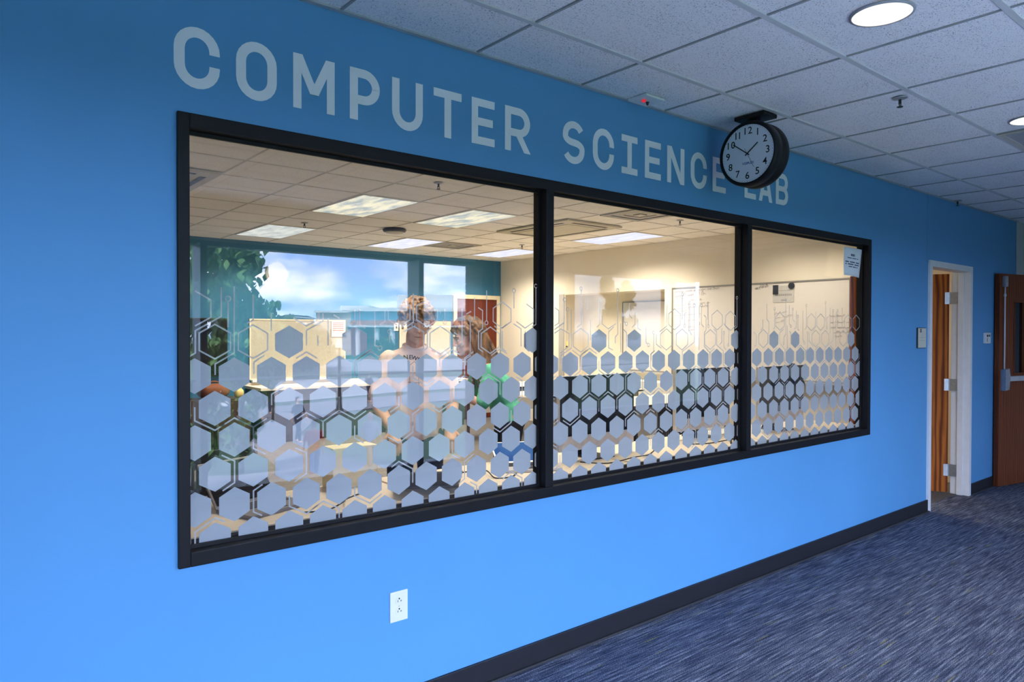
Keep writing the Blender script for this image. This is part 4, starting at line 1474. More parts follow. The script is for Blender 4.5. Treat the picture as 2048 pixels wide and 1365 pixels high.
# cabinet under the television with the bags on it
cab = thing('storage_cabinet', 'dark low cabinet under the wall television', 'cabinet', (2.85, YB - 0.25, 0))
bxo('cabinet_body', 2.2, 3.35, YB - 0.45, YB - 0.01, 0.06, 0.62, mat('dark_brown_wood', (0.05, 0.024, 0.014), 0.5), cab)
for k in range(2):
    dr = bxo('cabinet_door', 2.22 + k * .565, 2.77 + k * .565, YB - 0.47, YB - 0.45, 0.09, 0.60, mat('dark_brown_wood', (0.05, 0.024, 0.014), 0.5), cab)
    bxo('door_handle', 2.72 + k * .08, 2.735 + k * .08, YB - 0.49, YB - 0.47, 0.38, 0.48, STEEL, dr)
bxo('cabinet_foot', 2.22, 3.33, YB - 0.42, YB - 0.03, 0, 0.06, BLACKPL, cab)
def lump(name, label, cat, x, y, z, rx, ry, rz, m, extra=None):
    t = thing(name, label, cat, (x, y, z))
    bm = BM()
    bmesh.ops.create_uvsphere(bm, u_segments=20, v_segments=12, radius=1.0)
    for v in bm.verts:
        c = v.co
        k = 1 + 0.06 * math.sin(c.x * 7 + c.y * 3)
        v.co = Vector((x + math.copysign(abs(c.x) ** .8, c.x) * rx * k, y + math.copysign(abs(c.y) ** .8, c.y) * ry, z + rz + math.copysign(abs(c.z) ** .7, c.z) * rz))
    obj('bag_body', bm, m, t, sm=True)
    bm = BM()
    tube(bm, [(x + rx * .4 * math.cos(a), y, z + rz * 1.9 + rz * .35 * math.sin(a)) for a in [math.pi * k / 10 for k in range(11)]], 0.012, 8)
    obj('carry_handle', bm, m, t, sm=True)
    return t
lump('backpack', 'brown rounded backpack on the dark cabinet under the television', 'bag', 2.93, YB - 0.26, 0.62, .20, .14, .10, mat('brown_canvas', (0.19, 0.06, 0.025), 0.8))
lump('lunch_bag', 'pale yellow lunch bag on the dark cabinet beside the brown backpack', 'bag', 3.245, YB - 0.30, 0.62, .06, .06, .06, mat('yellow_canvas', (0.75, 0.58, 0.22), 0.8))

# counter of base cabinets along the back wall
ct = thing('counter_top', 'long pale worktop on dark base cabinets along the teal back wall', 'worktop', (5.1, YB - .3, .715))
bxo('worktop', 3.42, 6.80, YB - .62, YB - .001, .715, .755, mat('pale_worktop', (0.72, 0.66, 0.56), 0.5), ct, bev=.003)
bxo('back_splash', 3.42, 6.80, YB - .02, YB - .001, .755, .79, mat('pale_worktop', (0.72, 0.66, 0.56), 0.5), ct)
NVC = mat('navy_laminate', (0.012, 0.014, 0.024), 0.5)
bc0 = thing('base_cabinet', 'dark base cabinet under the back worktop, leftmost of four', 'cabinet', (3.85, YB - .3, 0), 0, 'base cabinets along the back wall')
def lbx(nm, x0, x1, y0, y1, z0, z1, m, p, bev=0.0):
    bm = BM()
    box(bm, x0, x1, y0, y1, z0, z1, bev=bev)
    return obj(nm, bm, m, p, local=True)
lbx('cabinet_body', -.415, .415, -.27, .29, .10, .714, NVC, bc0)
lbx('plinth', -.415, .415, -.22, .29, 0, .10, BLACKPL, bc0)
for k in (0, 1):
    dr = lbx('cabinet_door', -.41 + k * .412, -.002 + k * .412, -.29, -.27, .11, .705, NVC, bc0, .002)
    bm = BM()
    cyl(bm, (-.04 + k * .08, -.30, .55), (-.04 + k * .08, -.30, .66), .006, seg=8)
    obj('door_handle', bm, STEEL, dr, local=True)
for k, lb in enumerate(('dark base cabinet under the back worktop, second from the left', 'dark base cabinet under the back worktop, third from the left', 'dark base cabinet under the back worktop, nearest the back door')):
    c = copy_tree(bc0)
    c.location = (3.85 + .84 * (k + 1), YB - .3, 0)
    c['label'] = lb

# ================================================================ LAB RIGHT WALL
def wboard(x, y0, y1, z0, z1, label, name='whiteboard'):
    t = thing(name, label, 'whiteboard', (x, (y0 + y1) / 2, z0))
    bxo('board_panel', x - 0.018, x, y0, y1, z0, z1, WB, t)
    for q in ((y0, y1, z1 - .018, z1), (y0, y1, z0, z0 + .018), (y0, y0 + .018, z0 + .018, z1 - .018), (y1 - .018, y1, z0 + .018, z1 - .018)):
        bxo('board_frame', x - 0.026, x - 0.004, q[0], q[1], q[2], q[3], mat('grey_alu', (0.30, 0.29, 0.27), 0.4, 0.4), t)
    bxo('marker_tray', x - 0.085, x - 0.02, y0 + .05, y1 - .05, z0 - .02, z0, ALU, t)
    return t
wbd = wboard(XR, 1.33, 3.79, 0.93, 2.12, 'long whiteboard covered in handwriting on the cream right wall')
wbn = wboard(XR + 0.40, 3.95, 5.05, 0.92, 1.98, 'plain whiteboard standing in the wall niche')
# handwriting: strokes of marker on the enamel
hw = BM()
hr = random.Random(5)
def scrib(u0, v0, u1, v1, n, amp, wd=0.006):
    """a line of joined-up marker strokes between two points of the board"""
    P0, P1 = atX(u0, v0, XR), atX(u1, v1, XR)
    y, y1_ = P0.y, P1.y
    L_ = y - y1_
    step = L_ / n
    k = 0
    while y > y1_ + step:
        wl = hr.randint(2, 6)
        pts = []
        ws = y
        for q_i in range(wl):
            hgt = amp * hr.choice((.35, .4, .45, .9))
            ln = hr.choice((.7, 1.0, 1.2))
            for i in range(6):
                ph = i / 6 * 2 * math.pi
                yy = ws - step * ln * i / 6 + step * .22 * math.sin(ph)
                f = (P0.y - yy) / max(L_, 1e-6)
                pts.append((yy, P0.z + (P1.z - P0.z) * f + hgt * (1 - math.cos(ph)) / 2 - amp * .25))
            ws -= step * ln
            if ws < y1_:
                break
        if len(pts) > 1:
            ribbon(hw, pts, wd, lambda p, d: Vector((XR - 0.0195, p[0], p[1])))
        y = ws - step * 1.1
scrib(1352, 585, 1440, 577, 30, 0.055)
scrib(1352, 594, 1412, 588, 16, 0.065)
scrib(1354, 599, 1370, 597, 8, 0.03, 0.004)
scrib(1383, 601, 1406, 600, 12, 0.03, 0.004)
scrib(1353, 612, 1420, 606, 30, 0.022, 0.004)
scrib(1356, 618, 1424, 612, 30, 0.03, 0.004)
scrib(1362, 624, 1375, 622, 8, 0.025, 0.004)
scrib(1375, 642, 1395, 640, 12, 0.03, 0.003)
scrib(1378, 655, 1390, 654, 8, 0.02, 0.003)
scrib(1378, 662, 1390, 661, 8, 0.02, 0.003)
scrib(1512, 578, 1541, 572, 16, 0.05, 0.006)
for (u0, v0, u1, v1, n) in ((1551, 629, 1575, 624, 10), (1552, 637, 1583, 633, 10), (1554, 646, 1569, 643, 8), (1660, 633, 1690, 632, 14), (1662, 646, 1702, 645, 14), (1664, 656, 1700, 656, 14), (1670, 666, 1700, 665, 12), (1672, 674, 1690, 673, 8)):
    scrib(u0, v0, u1, v1, n, 0.03, 0.0035)
for a, b in (((1352, 632), (1403, 628)), ((1379, 602), (1379, 663)), ((1417, 604), (1417, 640))):
    A, B = atX(*a, XR), atX(*b, XR)
    ribbon(hw, [(A.y, A.z), (B.y, B.z)], 0.005, lambda p, d: Vector((XR - 0.0195, p[0], p[1])))
obj('handwriting', hw, mat('marker_ink', (0.26, 0.24, 0.23), 0.6), wbd)
A, B = atX(1548, 573, XR), atX(1590, 571, XR)
C_, D_ = atX(1548, 606, XR), atX(1590, 605, XR)
ps = thing('posted_sheet', 'grey printed sheet held by black magnets on the long whiteboard', 'notice', (XR - 0.02, (A.y + B.y) / 2, C_.z))
bm = BM()
box(bm, XR - 0.0225, XR - 0.0205, B.y, A.y, C_.z, A.z)
sh = obj('sheet', bm, mat('grey_sheet', (0.52, 0.52, 0.50), 0.8), ps)
bxo('magnet', XR - 0.036, XR - 0.022, A.y - .07, A.y - .005, A.z - .10, A.z + .01, INK, ps)
bm = BM()
cyl(bm, (XR - 0.036, B.y + .03, B.z - .005), (XR - 0.022, B.y + .03, B.z - .005), 0.038, seg=18)
obj('magnet', bm, INK, ps)
bm = BM()
for k, (a0, a1, zz, hh) in enumerate(((.22, .82, .055, .008), (.12, .92, .10, .022), (.40, .66, .165, .02))):
    n_ = 9
    for i in range(n_):
        f0 = a0 + (a1 - a0) * i / n_
        f1 = f0 + (a1 - a0) / n_ * .7
        y_a, y_b = A.y + (B.y - A.y) * f0, A.y + (B.y - A.y) * f1
        box(bm, XR - 0.0232, XR - 0.0224, y_b, y_a, A.z - zz - hh, A.z - zz)
obj('printed_lines', bm, mat('pale_print', (0.30, 0.30, 0.30), 0.8), ps)
bxo('trim_2', XR - 0.012, XR, 5.95, 6.07, 0.7, 2.12, mat('grey_strip', (0.40, 0.38, 0.35), 0.7), kind='structure')  # flat grey strip on the wall at the niche's far edge
# small thermostat and the black marker cup in the niche
q_ = atX(1132, 691, XR)
bxo_t = thing('wall_sensor', 'small cream wall sensor beside the niche in the right wall', 'wall control', (XR, 5.90, q_.z - .05))
bxo('housing', XR + .02, XR + .05, 5.88, 5.929, q_.z - .05, q_.z + .06, mat('pale_yellow_plastic', (0.78, 0.66, 0.30), 0.5), bxo_t)
bxo('button', XR + .005, XR + .02, 5.895, 5.915, q_.z - .03, q_.z - .01, INK, bxo_t)

# ================================================================ LAB FURNITURE
TZ = 0.74
def table(x0, x1, y0, y1, label):
    t = thing('lab_table', label, 'table', ((x0 + x1) / 2, (y0 + y1) / 2, 0), 0, 'lab tables along the window')
    bm = BM()
    box(bm, x0, x1, y0, y1, TZ - 0.026, TZ, bev=0.004)
    top = obj('tabletop', bm, TABLE, t)
    bxo('edge_band', x0 + .002, x1 - .002, y0 - 0.004, y0 + 0.002, TZ - 0.026, TZ - 0.006, RUBBER, top)
    bxo('modesty_panel', x0 + .06, x1 - .06, y0 + .06, y0 + .075, 0.40, TZ - 0.03, mat('grey_laminate', (0.42, 0.40, 0.37), 0.6), t)
    for sx_ in (x0 + .05, x1 - .05):
        for sy_ in (y0 + .09, y1 - .05):
            bm = BM()
            cyl(bm, (sx_, sy_, 0.0), (sx_, sy_, TZ - 0.026), 0.022, seg=12)
            obj('leg', bm, DARKMETAL, t)
    return t
tb = [(0.40, 1.78, 'pale maple table at the left end of the window, laptop at its right'),
      (1.80, 3.18, 'pale maple table behind the first mullion, between the laptop and first monitor'),
      (3.20, 4.58, 'pale maple table behind the middle pane of the window'),
      (4.60, 5.98, 'pale maple table behind the right pane of the window')]
for x0, x1, lb in tb:
    table(x0, x1, 0.36, 0.90, lb)

for x0, y0, lb in ((-.45, 3.0, 'pale maple table added to bounce light in the left half of the lab, nearest the window'), (-.45, 4.5, 'pale maple table added to bounce light in the left half of the lab, second from the window'), (-.45, 6.0, 'pale maple table added to bounce light in the left half of the lab, nearest the back wall'),
                   (5.6, 2.5, 'pale maple table added to bounce light in the right half of the lab, nearest the window'), (5.6, 3.9, 'pale maple table added to bounce light in the right half of the lab, second from the window'), (5.6, 5.3, 'pale maple table added to bounce light in the right half of the lab, nearest the back wall')):
    table(x0, x0 + 1.9, y0, y0 + .75, lb)  # extra pale tabletops added to bounce lamp light up to the lab ceiling

def aio(x0, y, label):
    t = thing('desktop_computer', label, 'computer', (x0 + 0.325, y, TZ), 0, 'all in one computers on the tables')
    w_ = 0.65
    bm = BM()
    box(bm, x0, x0 + w_, y - 0.010, y + 0.020, 0.800, 1.245, bev=0.006)
    obj('computer_case', bm, ALU, t)
    bxo('screen', x0 + .004, x0 + w_ - .004, y - 0.0125, y - 0.009, 0.888, 1.241, SCREEN, t)
    bxo('chin', x0 + .004, x0 + w_ - .004, y - 0.0122, y - 0.009, 0.804, 0.886, mat('rosy_reflection_alu', (0.60, 0.52, 0.46), 0.5, 0.2, var=0.12, scale=30), t)  # the chin's rosy tone is a reflection put into the aluminium colour
    bm = BM()
    prism(bm, [(y + .03, 0.95), (y + .045, 0.95), (y + .11, TZ + .008), (y - .06, TZ + .008), (y - .06, TZ), (y + .12, TZ)], lambda p, d: Vector((x0 + w_ / 2 - .09 + d, p[0], p[1])), 0.18)
    obj('computer_stand', bm, DARKMETAL, t)
    return t
aio(2.84, 0.62, 'first black screened desktop computer just right of the first mullion')
aio(4.06, 0.73, 'desktop computer at the right side of the middle pane')
aio(4.87, 0.58, 'desktop computer with a headset hung over it behind the right pane')
hs = thing('headset', 'black headset hanging over the desktop computer behind the right pane', 'headset', (5.18, 0.58, 1.05))
bm = BM()
A, B = atY(1563, 770, 0.56), atY(1592, 768, 0.56)
cx_, rx_ = (A.x + B.x) / 2, (B.x - A.x) / 2
tube(bm, [(cx_ + rx_ * math.cos(a), 0.530, A.z + 0.02 + 0.14 * math.sin(a)) for a in [math.pi * k / 16 for k in range(17)]], 0.008, 8)
obj('headband', bm, BLACKPL, hs, sm=True)
for sx_ in (-1, 1):
    bm = BM()
    cyl(bm, (cx_ + sx_ * rx_ - .02, 0.530, A.z), (cx_ + sx_ * rx_ + .02, 0.530, A.z), 0.034, seg=20)
    obj('ear_cup', bm, BLACKPL, hs)

def laptop(x, y, rz, label, open_ang, screen_m, body_m):
    t = thing('laptop', label, 'laptop', (x, y, TZ), rz, 'laptops on the tables')
    bm = BM()
    box(bm, -0.16, 0.16, -0.11, 0.11, 0.001, 0.017, bev=0.003)
    obj('laptop_base', bm, body_m, t, local=True)
    bm = BM()
    box(bm, -0.135, 0.135, -0.01, 0.085, 0.0172, 0.019)
    obj('keyboard', bm, BLACKPL, t, local=True)
    bm = BM()
    box(bm, -0.045, 0.045, -0.095, -0.025, 0.0172, 0.0182)
    obj('trackpad', bm, DARKMETAL, t, local=True)
    Ml = Matrix.Translation((0, 0.11, 0.014)) @ Matrix.Rotation(-open_ang, 4, 'X')
    bm = BM()
    box(bm, -0.16, 0.16, -0.004, 0.004, 0.0, 0.215, M=Ml, bev=0.002)
    ld = obj('laptop_lid', bm, body_m, t, local=True)
    bm = BM()
    box(bm, -0.15, 0.15, -0.0055, -0.0040, 0.012, 0.205, M=Ml)
    obj('laptop_screen', bm, screen_m, ld, local=True)
    return t
BLUESCR = emis('blue_screen', (0.02, 0.10, 0.5), (0.12, 0.30, 0.75), 0.55, 5)
laptop(1.93, 0.62, math.radians(150), 'silver and black laptop with its lid tipped far back behind the first pane', math.radians(62), SCREEN, mat('gunmetal', (0.22, 0.21, 0.21), 0.4, 0.4))
laptop(2.60, 0.60, math.radians(-25), 'silver laptop with a blue lit screen beside the first mullion', math.radians(66), BLUESCR, ALU)
laptop(1.12, 0.62, math.radians(20), 'dark open laptop at the left end of the table', math.radians(35), SCREEN, mat('gunmetal', (0.22, 0.21, 0.21), 0.4, 0.4))

cr_ = thing('document_box', 'cream upright file box on the left table', 'box', (1.60, 0.80, TZ))
bm = BM()
box(bm, 1.50, 1.74, 0.76, 0.88, TZ + .001, TZ + 0.20, bev=0.004)
obj('box_body', bm, mat('cream_card', (0.80, 0.70, 0.48), 0.7), cr_)
bxo('label_window', 1.58, 1.66, 0.758, 0.761, TZ + .09, TZ + .14, PAPER, cr_)

def cable(label, pts, r=0.0035):
    bm = BM()
    # smooth the control points
    P = [Vector(p) for p in pts]
    q = []
    for i in range(len(P) - 1):
        p0, p1, p2, p3 = P[max(i - 1, 0)], P[i], P[i + 1], P[min(i + 2, len(P) - 1)]
        for k in range(8):
            s = k / 8
            q.append(0.5 * ((2 * p1) + (p2 - p0) * s + (2 * p0 - 5 * p1 + 4 * p2 - p3) * s * s + (3 * p1 - p0 - 3 * p2 + p3) * s ** 3))
    q.append(P[-1])
    tube(bm, q, r, 6)
    o = obj('power_cable', bm, RUBBER, None, sm=True)
    tag(o, label, 'cable', 'loose cables on the tables')
    return o
zt = TZ + 0.004
cable('thin black cable curling on the table right of the silver laptop', [(2.20, .72, zt), (2.30, .62, zt + .02), (2.28, .50, zt), (2.36, .47, zt), (2.44, .52, zt)])
cable('thin black cable looping over the left table', [(1.22, .44, zt), (1.32, .42, zt), (1.40, .44, zt + .02), (1.46, .55, zt), (1.58, .62, zt)])
cable('black cable under the first desktop computer', [(2.95, .55, zt), (3.05, .42, zt), (3.25, .40, zt + .015), (3.45, .46, zt), (3.62, .55, zt)])
cable('black cable lying across the table in front of the second desktop computer', [(4.0, .56, zt), (4.15, .50, zt), (4.35, .47, zt + .01), (4.6, .50, zt)])
cable('black cable bundle at the left edge of the right pane', [(4.25, .40, zt), (4.32, .44, zt + .02), (4.42, .42, zt), (4.50, .47, zt)], 0.007)

# chairs: black ribbed backs, facing the tables
CH = mat('chair_black', (0.014, 0.014, 0.017), 0.5)
def make_chair(x, y, rz, label):
    t = thing('lab_chair', label, 'chair', (x, y, 0), rz, 'black lab chairs')
    bm = BM()
    box(bm, -0.22, 0.22, -0.21, 0.21, 0.43, 0.47, bev=0.015)
    obj('seat', bm, CH, t, local=True)
    for sx_ in (-1, 1):
        bm = BM()
        tube(bm, [(sx_ * .20, .19, 0), (sx_ * .20, .20, .45), (sx_ * .20, .235, .86)], 0.013, 8)
        obj('back_post', bm, DARKMETAL, t, local=True, sm=True)
        bm = BM()
        tube(bm, [(sx_ * .20, -.22, 0), (sx_ * .20, -.17, .44)], 0.013, 8)
        obj('leg', bm, DARKMETAL, t, local=True, sm=True)
    bm = BM()
    box(bm, -0.20, 0.20, 0.222, 0.240, 0.80, 0.87, bev=0.008)
    obj('backrest', bm, CH, t, local=True)
    bm = BM()
    box(bm, -0.20, 0.20, 0.212, 0.228, 0.54, 0.58, bev=0.006)
    obj('back_rail', bm, CH, t, local=True)
    sl = None
    for k in range(13):
        if sl is None:
            bm = BM()
            box(bm, -0.008, 0.008, -0.005, 0.005, -0.12, 0.12)
            sl = obj('slat', bm, CH, t, local=True)
            o = sl
        else:
            o = sl.copy()
            COL.objects.link(o)
        o.location = (-0.18 + k * 0.03, 0.228, 0.69)
    return t
ch0 = make_chair(1.25, 1.30, 0.15, 'black slatted chair behind the left table below the tan display board')
for x, y, rz, lb in ((3.80, 1.22, -0.1, 'black slatted chair behind the first desktop computer'), (4.50, 1.30, 0.3, 'black slatted chair between the first and second desktop computers'),
                     (5.05, 1.30, 0.0, 'black slatted chair behind the desktop computer in the right pane'), (1.55, 2.6, 0.5, 'black slatted chair standing out on the lab floor behind the standing students')):
    c = copy_tree(ch0)
    c.location = (x, y, 0)
    c.rotation_euler = (0, 0, rz)
    c['label'] = lb

# ================================================================ PEOPLE
def ell(bm, p, r):
    r = r if isinstance(r, (tuple, list)) else (r, r, r)
    return bmesh.ops.create_icosphere(bm, subdivisions=2, radius=1.0, matrix=Matrix.Translation(p) @ Matrix.Diagonal((*r, 1)))['verts']

def hull(bm, nodes):
    """tapered limb pieces: the hull of each neighbouring pair of ellipsoids"""
    for (p, r), (p2, r2) in zip(nodes[:-1], nodes[1:]):
        t = bmesh.new()
        ell(t, p, r)
        ell(t, p2, r2)
        res = bmesh.ops.convex_hull(t, input=list(t.verts))
        dead = [g for g in res['geom_interior'] if isinstance(g, bmesh.types.BMVert)]
        bmesh.ops.delete(t, geom=list(set(dead)), context='VERTS')
        me = bpy.data.meshes.new('piece')
        t.to_mesh(me)
        t.free()
        bm.from_mesh(me)
        bpy.data.meshes.remove(me)

def skin(bm, voxel, smooth_it=4):
    """fuse overlapping closed pieces into one continuous surface"""
    me = bpy.data.meshes.new('figure')
    bm.to_mesh(me)
    bm.free()
    o = bpy.data.objects.new('figure', me)
    COL.objects.link(o)
    r = o.modifiers.new('r', 'REMESH')
    r.mode = 'VOXEL'
    r.voxel_size = voxel
    s = o.modifiers.new('s', 'SMOOTH')
    s.iterations = smooth_it
    s.factor = 0.5
    dg = bpy.context.evaluated_depsgraph_get()
    out_ = bpy.data.meshes.new_from_object(o.evaluated_get(dg))
    bpy.data.objects.remove(o)
    bpy.data.meshes.remove(me)
    smooth(out_)
    return out_

def part(name, me, m, parent, M=None):
    if M is not None:
        me.transform(M)
    me.materials.clear()
    me.materials.append(m)
    o = bpy.data.objects.new(name, me)
    COL.objects.link(o)
    o.parent = parent
    return o

def head_pieces(bm, M, girl=False):
    """skull, face, nose, lips, chin, ears; face looks along -Y, origin between the ears"""
    k = 0.95 if girl else 1.0
    def E(p, r):
        t = bmesh.new()
        ell(t, Vector(p) * k, tuple(c * k for c in r))
        t.transform(M)
        me = bpy.data.meshes.new('piece')
        t.to_mesh(me)
        t.free()
        bm.from_mesh(me)
        bpy.data.meshes.remove(me)
    def Hn(nodes):
        t = bmesh.new()
        hull(t, [(Vector(p) * k, tuple(c * k for c in (r if isinstance(r, tuple) else (r, r, r)))) for p, r in nodes])
        t.transform(M)
        me = bpy.data.meshes.new('piece')
        t.to_mesh(me)
        t.free()
        bm.from_mesh(me)
        bpy.data.meshes.remove(me)
    E((0, 0.012, 0.045), (0.074, 0.094, 0.082))
    Hn([((0, -0.020, 0.020), (0.066, 0.072, 0.070)), ((0, -0.040, -0.060), (0.048, 0.048, 0.040))])
    Hn([((-0.030, -0.030, -0.075), (0.022, 0.025, 0.020)), ((0, -0.066, -0.098), (0.020, 0.018, 0.017))])
    Hn([((0.030, -0.030, -0.075), (0.022, 0.025, 0.020)), ((0, -0.066, -0.098), (0.020, 0.018, 0.017))])
    Hn([((-0.040, -0.074, 0.022), (0.014, 0.010, 0.007)), ((-0.010, -0.088, 0.020), (0.012, 0.009, 0.007))])
    Hn([((0.040, -0.074, 0.022), (0.014, 0.010, 0.007)), ((0.010, -0.088, 0.020), (0.012, 0.009, 0.007))])
    Hn([((0, -0.088, 0.012), 0.008), ((0, -0.108, -0.030), (0.012, 0.011, 0.009))])
    E((-0.012, -0.096, -0.033), (0.008, 0.009, 0.007))
    E((0.012, -0.096, -0.033), (0.008, 0.009, 0.007))
    E((-0.040, -0.062, -0.028), (0.024, 0.022, 0.022))
    E((0.040, -0.062, -0.028), (0.024, 0.022, 0.022))
    Hn([((-0.018, -0.083, -0.060), (0.006, 0.006, 0.005)), ((0, -0.090, -0.057), (0.010, 0.008, 0.006)), ((0.018, -0.083, -0.060), (0.006, 0.006, 0.005))])
    Hn([((-0.014, -0.082, -0.068), (0.006, 0.006, 0.005)), ((0, -0.086, -0.071), (0.010, 0.008, 0.006)), ((0.014, -0.082, -0.068), (0.006, 0.006, 0.005))])
    for s in (-1, 1):
        Hn([((s * 0.076, 0.012, -0.028), (0.007, 0.012, 0.012)), ((s * 0.083, 0.020, 0.012), (0.007, 0.020, 0.018))])

def face_bits(t, M, girl, skin_m, hairc):
    k = 0.95 if girl else 1.0
    for s in (-1, 1):
        bm = BM()
        ell(bm, Vector((s * 0.031, -0.0775, 0.003)) * k, tuple(c * k for c in (0.0145, 0.011, 0.0085)))
        bm.transform(M)
        e_ = obj('eye', bm, mat('eye_white', (0.75, 0.72, 0.68), 0.25, var=0.01), t, local=True, sm=True)
        bm = BM()
        ell(bm, Vector((s * 0.031, -0.0865, 0.002)) * k, tuple(c * k for c in (0.0056, 0.003, 0.0058)))
        bm.transform(M)
        obj('iris', bm, mat('eye_dark', (0.03, 0.018, 0.012), 0.2), e_, local=True, sm=True)
        bm = BM()
        hull(bm, [(Vector((s * 0.016, -0.093, 0.022)) * k, (0.004, 0.003, 0.003)), (Vector((s * 0.034, -0.089, 0.027)) * k, (0.008, 0.003, 0.0036)), (Vector((s * 0.050, -0.074, 0.022)) * k, (0.004, 0.003, 0.003))])
        bm.transform(M)
        obj('eyebrow', bm, hairc, t, local=True, sm=True)
        # upper lid line
        bm = BM()
        hull(bm, [(Vector((s * 0.018, -0.0850, 0.006)) * k, (0.004, 0.003, 0.002)), (Vector((s * 0.032, -0.0880, 0.0105)) * k, (0.006, 0.003, 0.002)), (Vector((s * 0.045, -0.0790, 0.007)) * k, (0.004, 0.003, 0.002))])
        bm.transform(M)
        obj('eyelid', bm, hairc if girl else skin_m, t, local=True, sm=True)
    bm = BM()
    hull(bm, [(Vector((-0.020, -0.0865, -0.0640)) * k, (0.004, 0.002, 0.0016)), (Vector((0, -0.0962, -0.0640)) * k, (0.008, 0.003, 0.0022)), (Vector((0.020, -0.0865, -0.0640)) * k, (0.004, 0.002, 0.0016))])
    bm.transform(M)
    obj('mouth', bm, mat('lip_red', (0.26, 0.06, 0.05), 0.5), t, local=True, sm=True)

def hand_pieces(bm, wrist, d, up, thumb_side, scale=1.0):
    """palm, four unequal bent fingers, thumb from the palm's side. d: towards the fingers, up: back of the hand"""
    d = Vector(d).normalized()
    up = Vector(up)
    up = (up - d * up.dot(d)).normalized()
    sd_ = d.cross(up) * thumb_side
    w_ = Vector(wrist)
    s = scale
    hull(bm, [(w_, 0.026 * s), (w_ + d * 0.045 * s, (0.034 * s, 0.034 * s, 0.018 * s)), (w_ + d * 0.080 * s, (0.036 * s, 0.036 * s, 0.016 * s))])
    for i, ln in enumerate((0.070, 0.080, 0.074, 0.058)):
        b = w_ + d * 0.082 * s + sd_ * (0.030 - 0.020 * i) * s
        p1 = b + d * ln * .45 * s - up * 0.006 * s
        p2 = p1 + d * ln * .30 * s - up * 0.016 * s
        p3 = p2 + d * ln * .18 * s - up * 0.018 * s
        hull(bm, [(b, 0.0095 * s), (p1, 0.0088 * s), (p2, 0.0080 * s), (p3, 0.0070 * s)])
    tb_ = w_ + d * 0.022 * s + sd_ * 0.026 * s
    hull(bm, [(tb_, 0.014 * s), (tb_ + d * 0.030 * s + sd_ * 0.026 * s - up * .008 * s, 0.011 * s), (tb_ + d * 0.056 * s + sd_ * 0.034 * s - up * .018 * s, 0.009 * s)])

def hair_mat(name, c1, c2):
    a = [(p + q) / 2 for p, q in zip(c1, c2)]
    return mat(name, a, 0.5, var=0.75, scale=38, bump=0.6, stretch=(1, 1, 0.25))
SKIN_B = mat('tan_skin', (0.58, 0.31, 0.20), 0.55, var=0.06, scale=30)
SKIN_G = mat('fair_skin', (0.62, 0.35, 0.26), 0.55, var=0.06, scale=30)
HAIR_B = hair_mat('golden_brown_hair', (0.070, 0.030, 0.008), (0.34, 0.17, 0.045))
HAIR_G = hair_mat('light_brown_hair', (0.050, 0.024, 0.012), (0.26, 0.135, 0.060))

# ---- boy in the pale pink shirt
bp_ = atD(830, 640, 4.40)
bx_, by_ = bp_.x, bp_.y
boy = thing('person', 'standing person with curly golden brown hair in a pale pink printed t shirt', 'person', (bx_, by_, 0), math.radians(-22))
HB = 1.548           # ear level
Mh = Matrix.Translation((0, -0.045, HB)) @ Matrix.Rotation(math.radians(8), 4, 'X') @ Matrix.Rotation(math.radians(3), 4, 'Y') @ Matrix.Scale(1.03, 4)
bm = BM()
head_pieces(bm, Mh)
V = Vector
hull(bm, [(V((0, -0.02, HB - .06)), (0.058, 0.060, 0.05)), (V((0, 0.005, HB - .19)), (0.060, 0.062, 0.05))])
hull(bm, [(V((0, 0.01, 1.36)), (0.155, 0.075, 0.05)), (V((0, 0.0, 1.28)), (0.165, 0.10, 0.10)), (V((0, 0.0, 1.08)), (0.14, 0.09, 0.10)), (V((0, 0.0, 0.93)), (0.15, 0.095, 0.10))])
hands_b = []
for s in (-1, 1):
    sh_ = V((s * 0.165, 0.01, 1.335))
    el_ = V((s * 0.235, -0.02, 1.06))
    wr_ = V((s * 0.17, -0.23, 0.93))
    hull(bm, [(sh_, 0.050), (sh_.lerp(el_, .5), 0.046), (el_, 0.038)])
    hull(bm, [(el_, 0.038), (el_.lerp(wr_, .35), 0.040), (wr_, 0.026)])
    dd = V((-s * 0.10, -0.75, -0.75))
    hand_pieces(bm, wr_, dd, V((0, -0.7, 0.7)), -s, 1.0)
    hp = V((s * 0.085, 0.0, 0.93))
    kn = V((s * 0.10, -0.02, 0.50))
    an = V((s * 0.105, 0.02, 0.08))
    hull(bm, [(hp, 0.088), (kn, 0.056), (an, 0.038)])
    hull(bm, [(an + V((0, .02, -.03)), 0.036), (an + V((0, -.15, -.045)), (0.038, 0.035, 0.025))])
part('body', skin(bm, 0.0055, 3), SKIN_B, boy)
face_bits(boy, Mh, False, SKIN_B, mat('brow_brown', (0.06, 0.03, 0.015), 0.8))
# t shirt
bm = BM()
hull(bm, [(V((0, 0.006, 1.412)), (0.074, 0.066, 0.022)), (V((0, 0.01, 1.345)), (0.178, 0.092, 0.048)), (V((0, 0.0, 1.25)), (0.182, 0.118, 0.10)), (V((0, 0.0, 1.08)), (0.174, 0.116, 0.10)), (V((0, 0.0, 0.88)), (0.186, 0.124, 0.06))])
for s in (-1, 1):
    sh_ = V((s * 0.165, 0.01, 1.335))
    el_ = V((s * 0.235, -0.02, 1.06))
    hull(bm, [(sh_, 0.056), (sh_.lerp(el_, .5), 0.066), (sh_.lerp(el_, .84), 0.070)])
shirt_me = skin(bm, 0.008, 4)
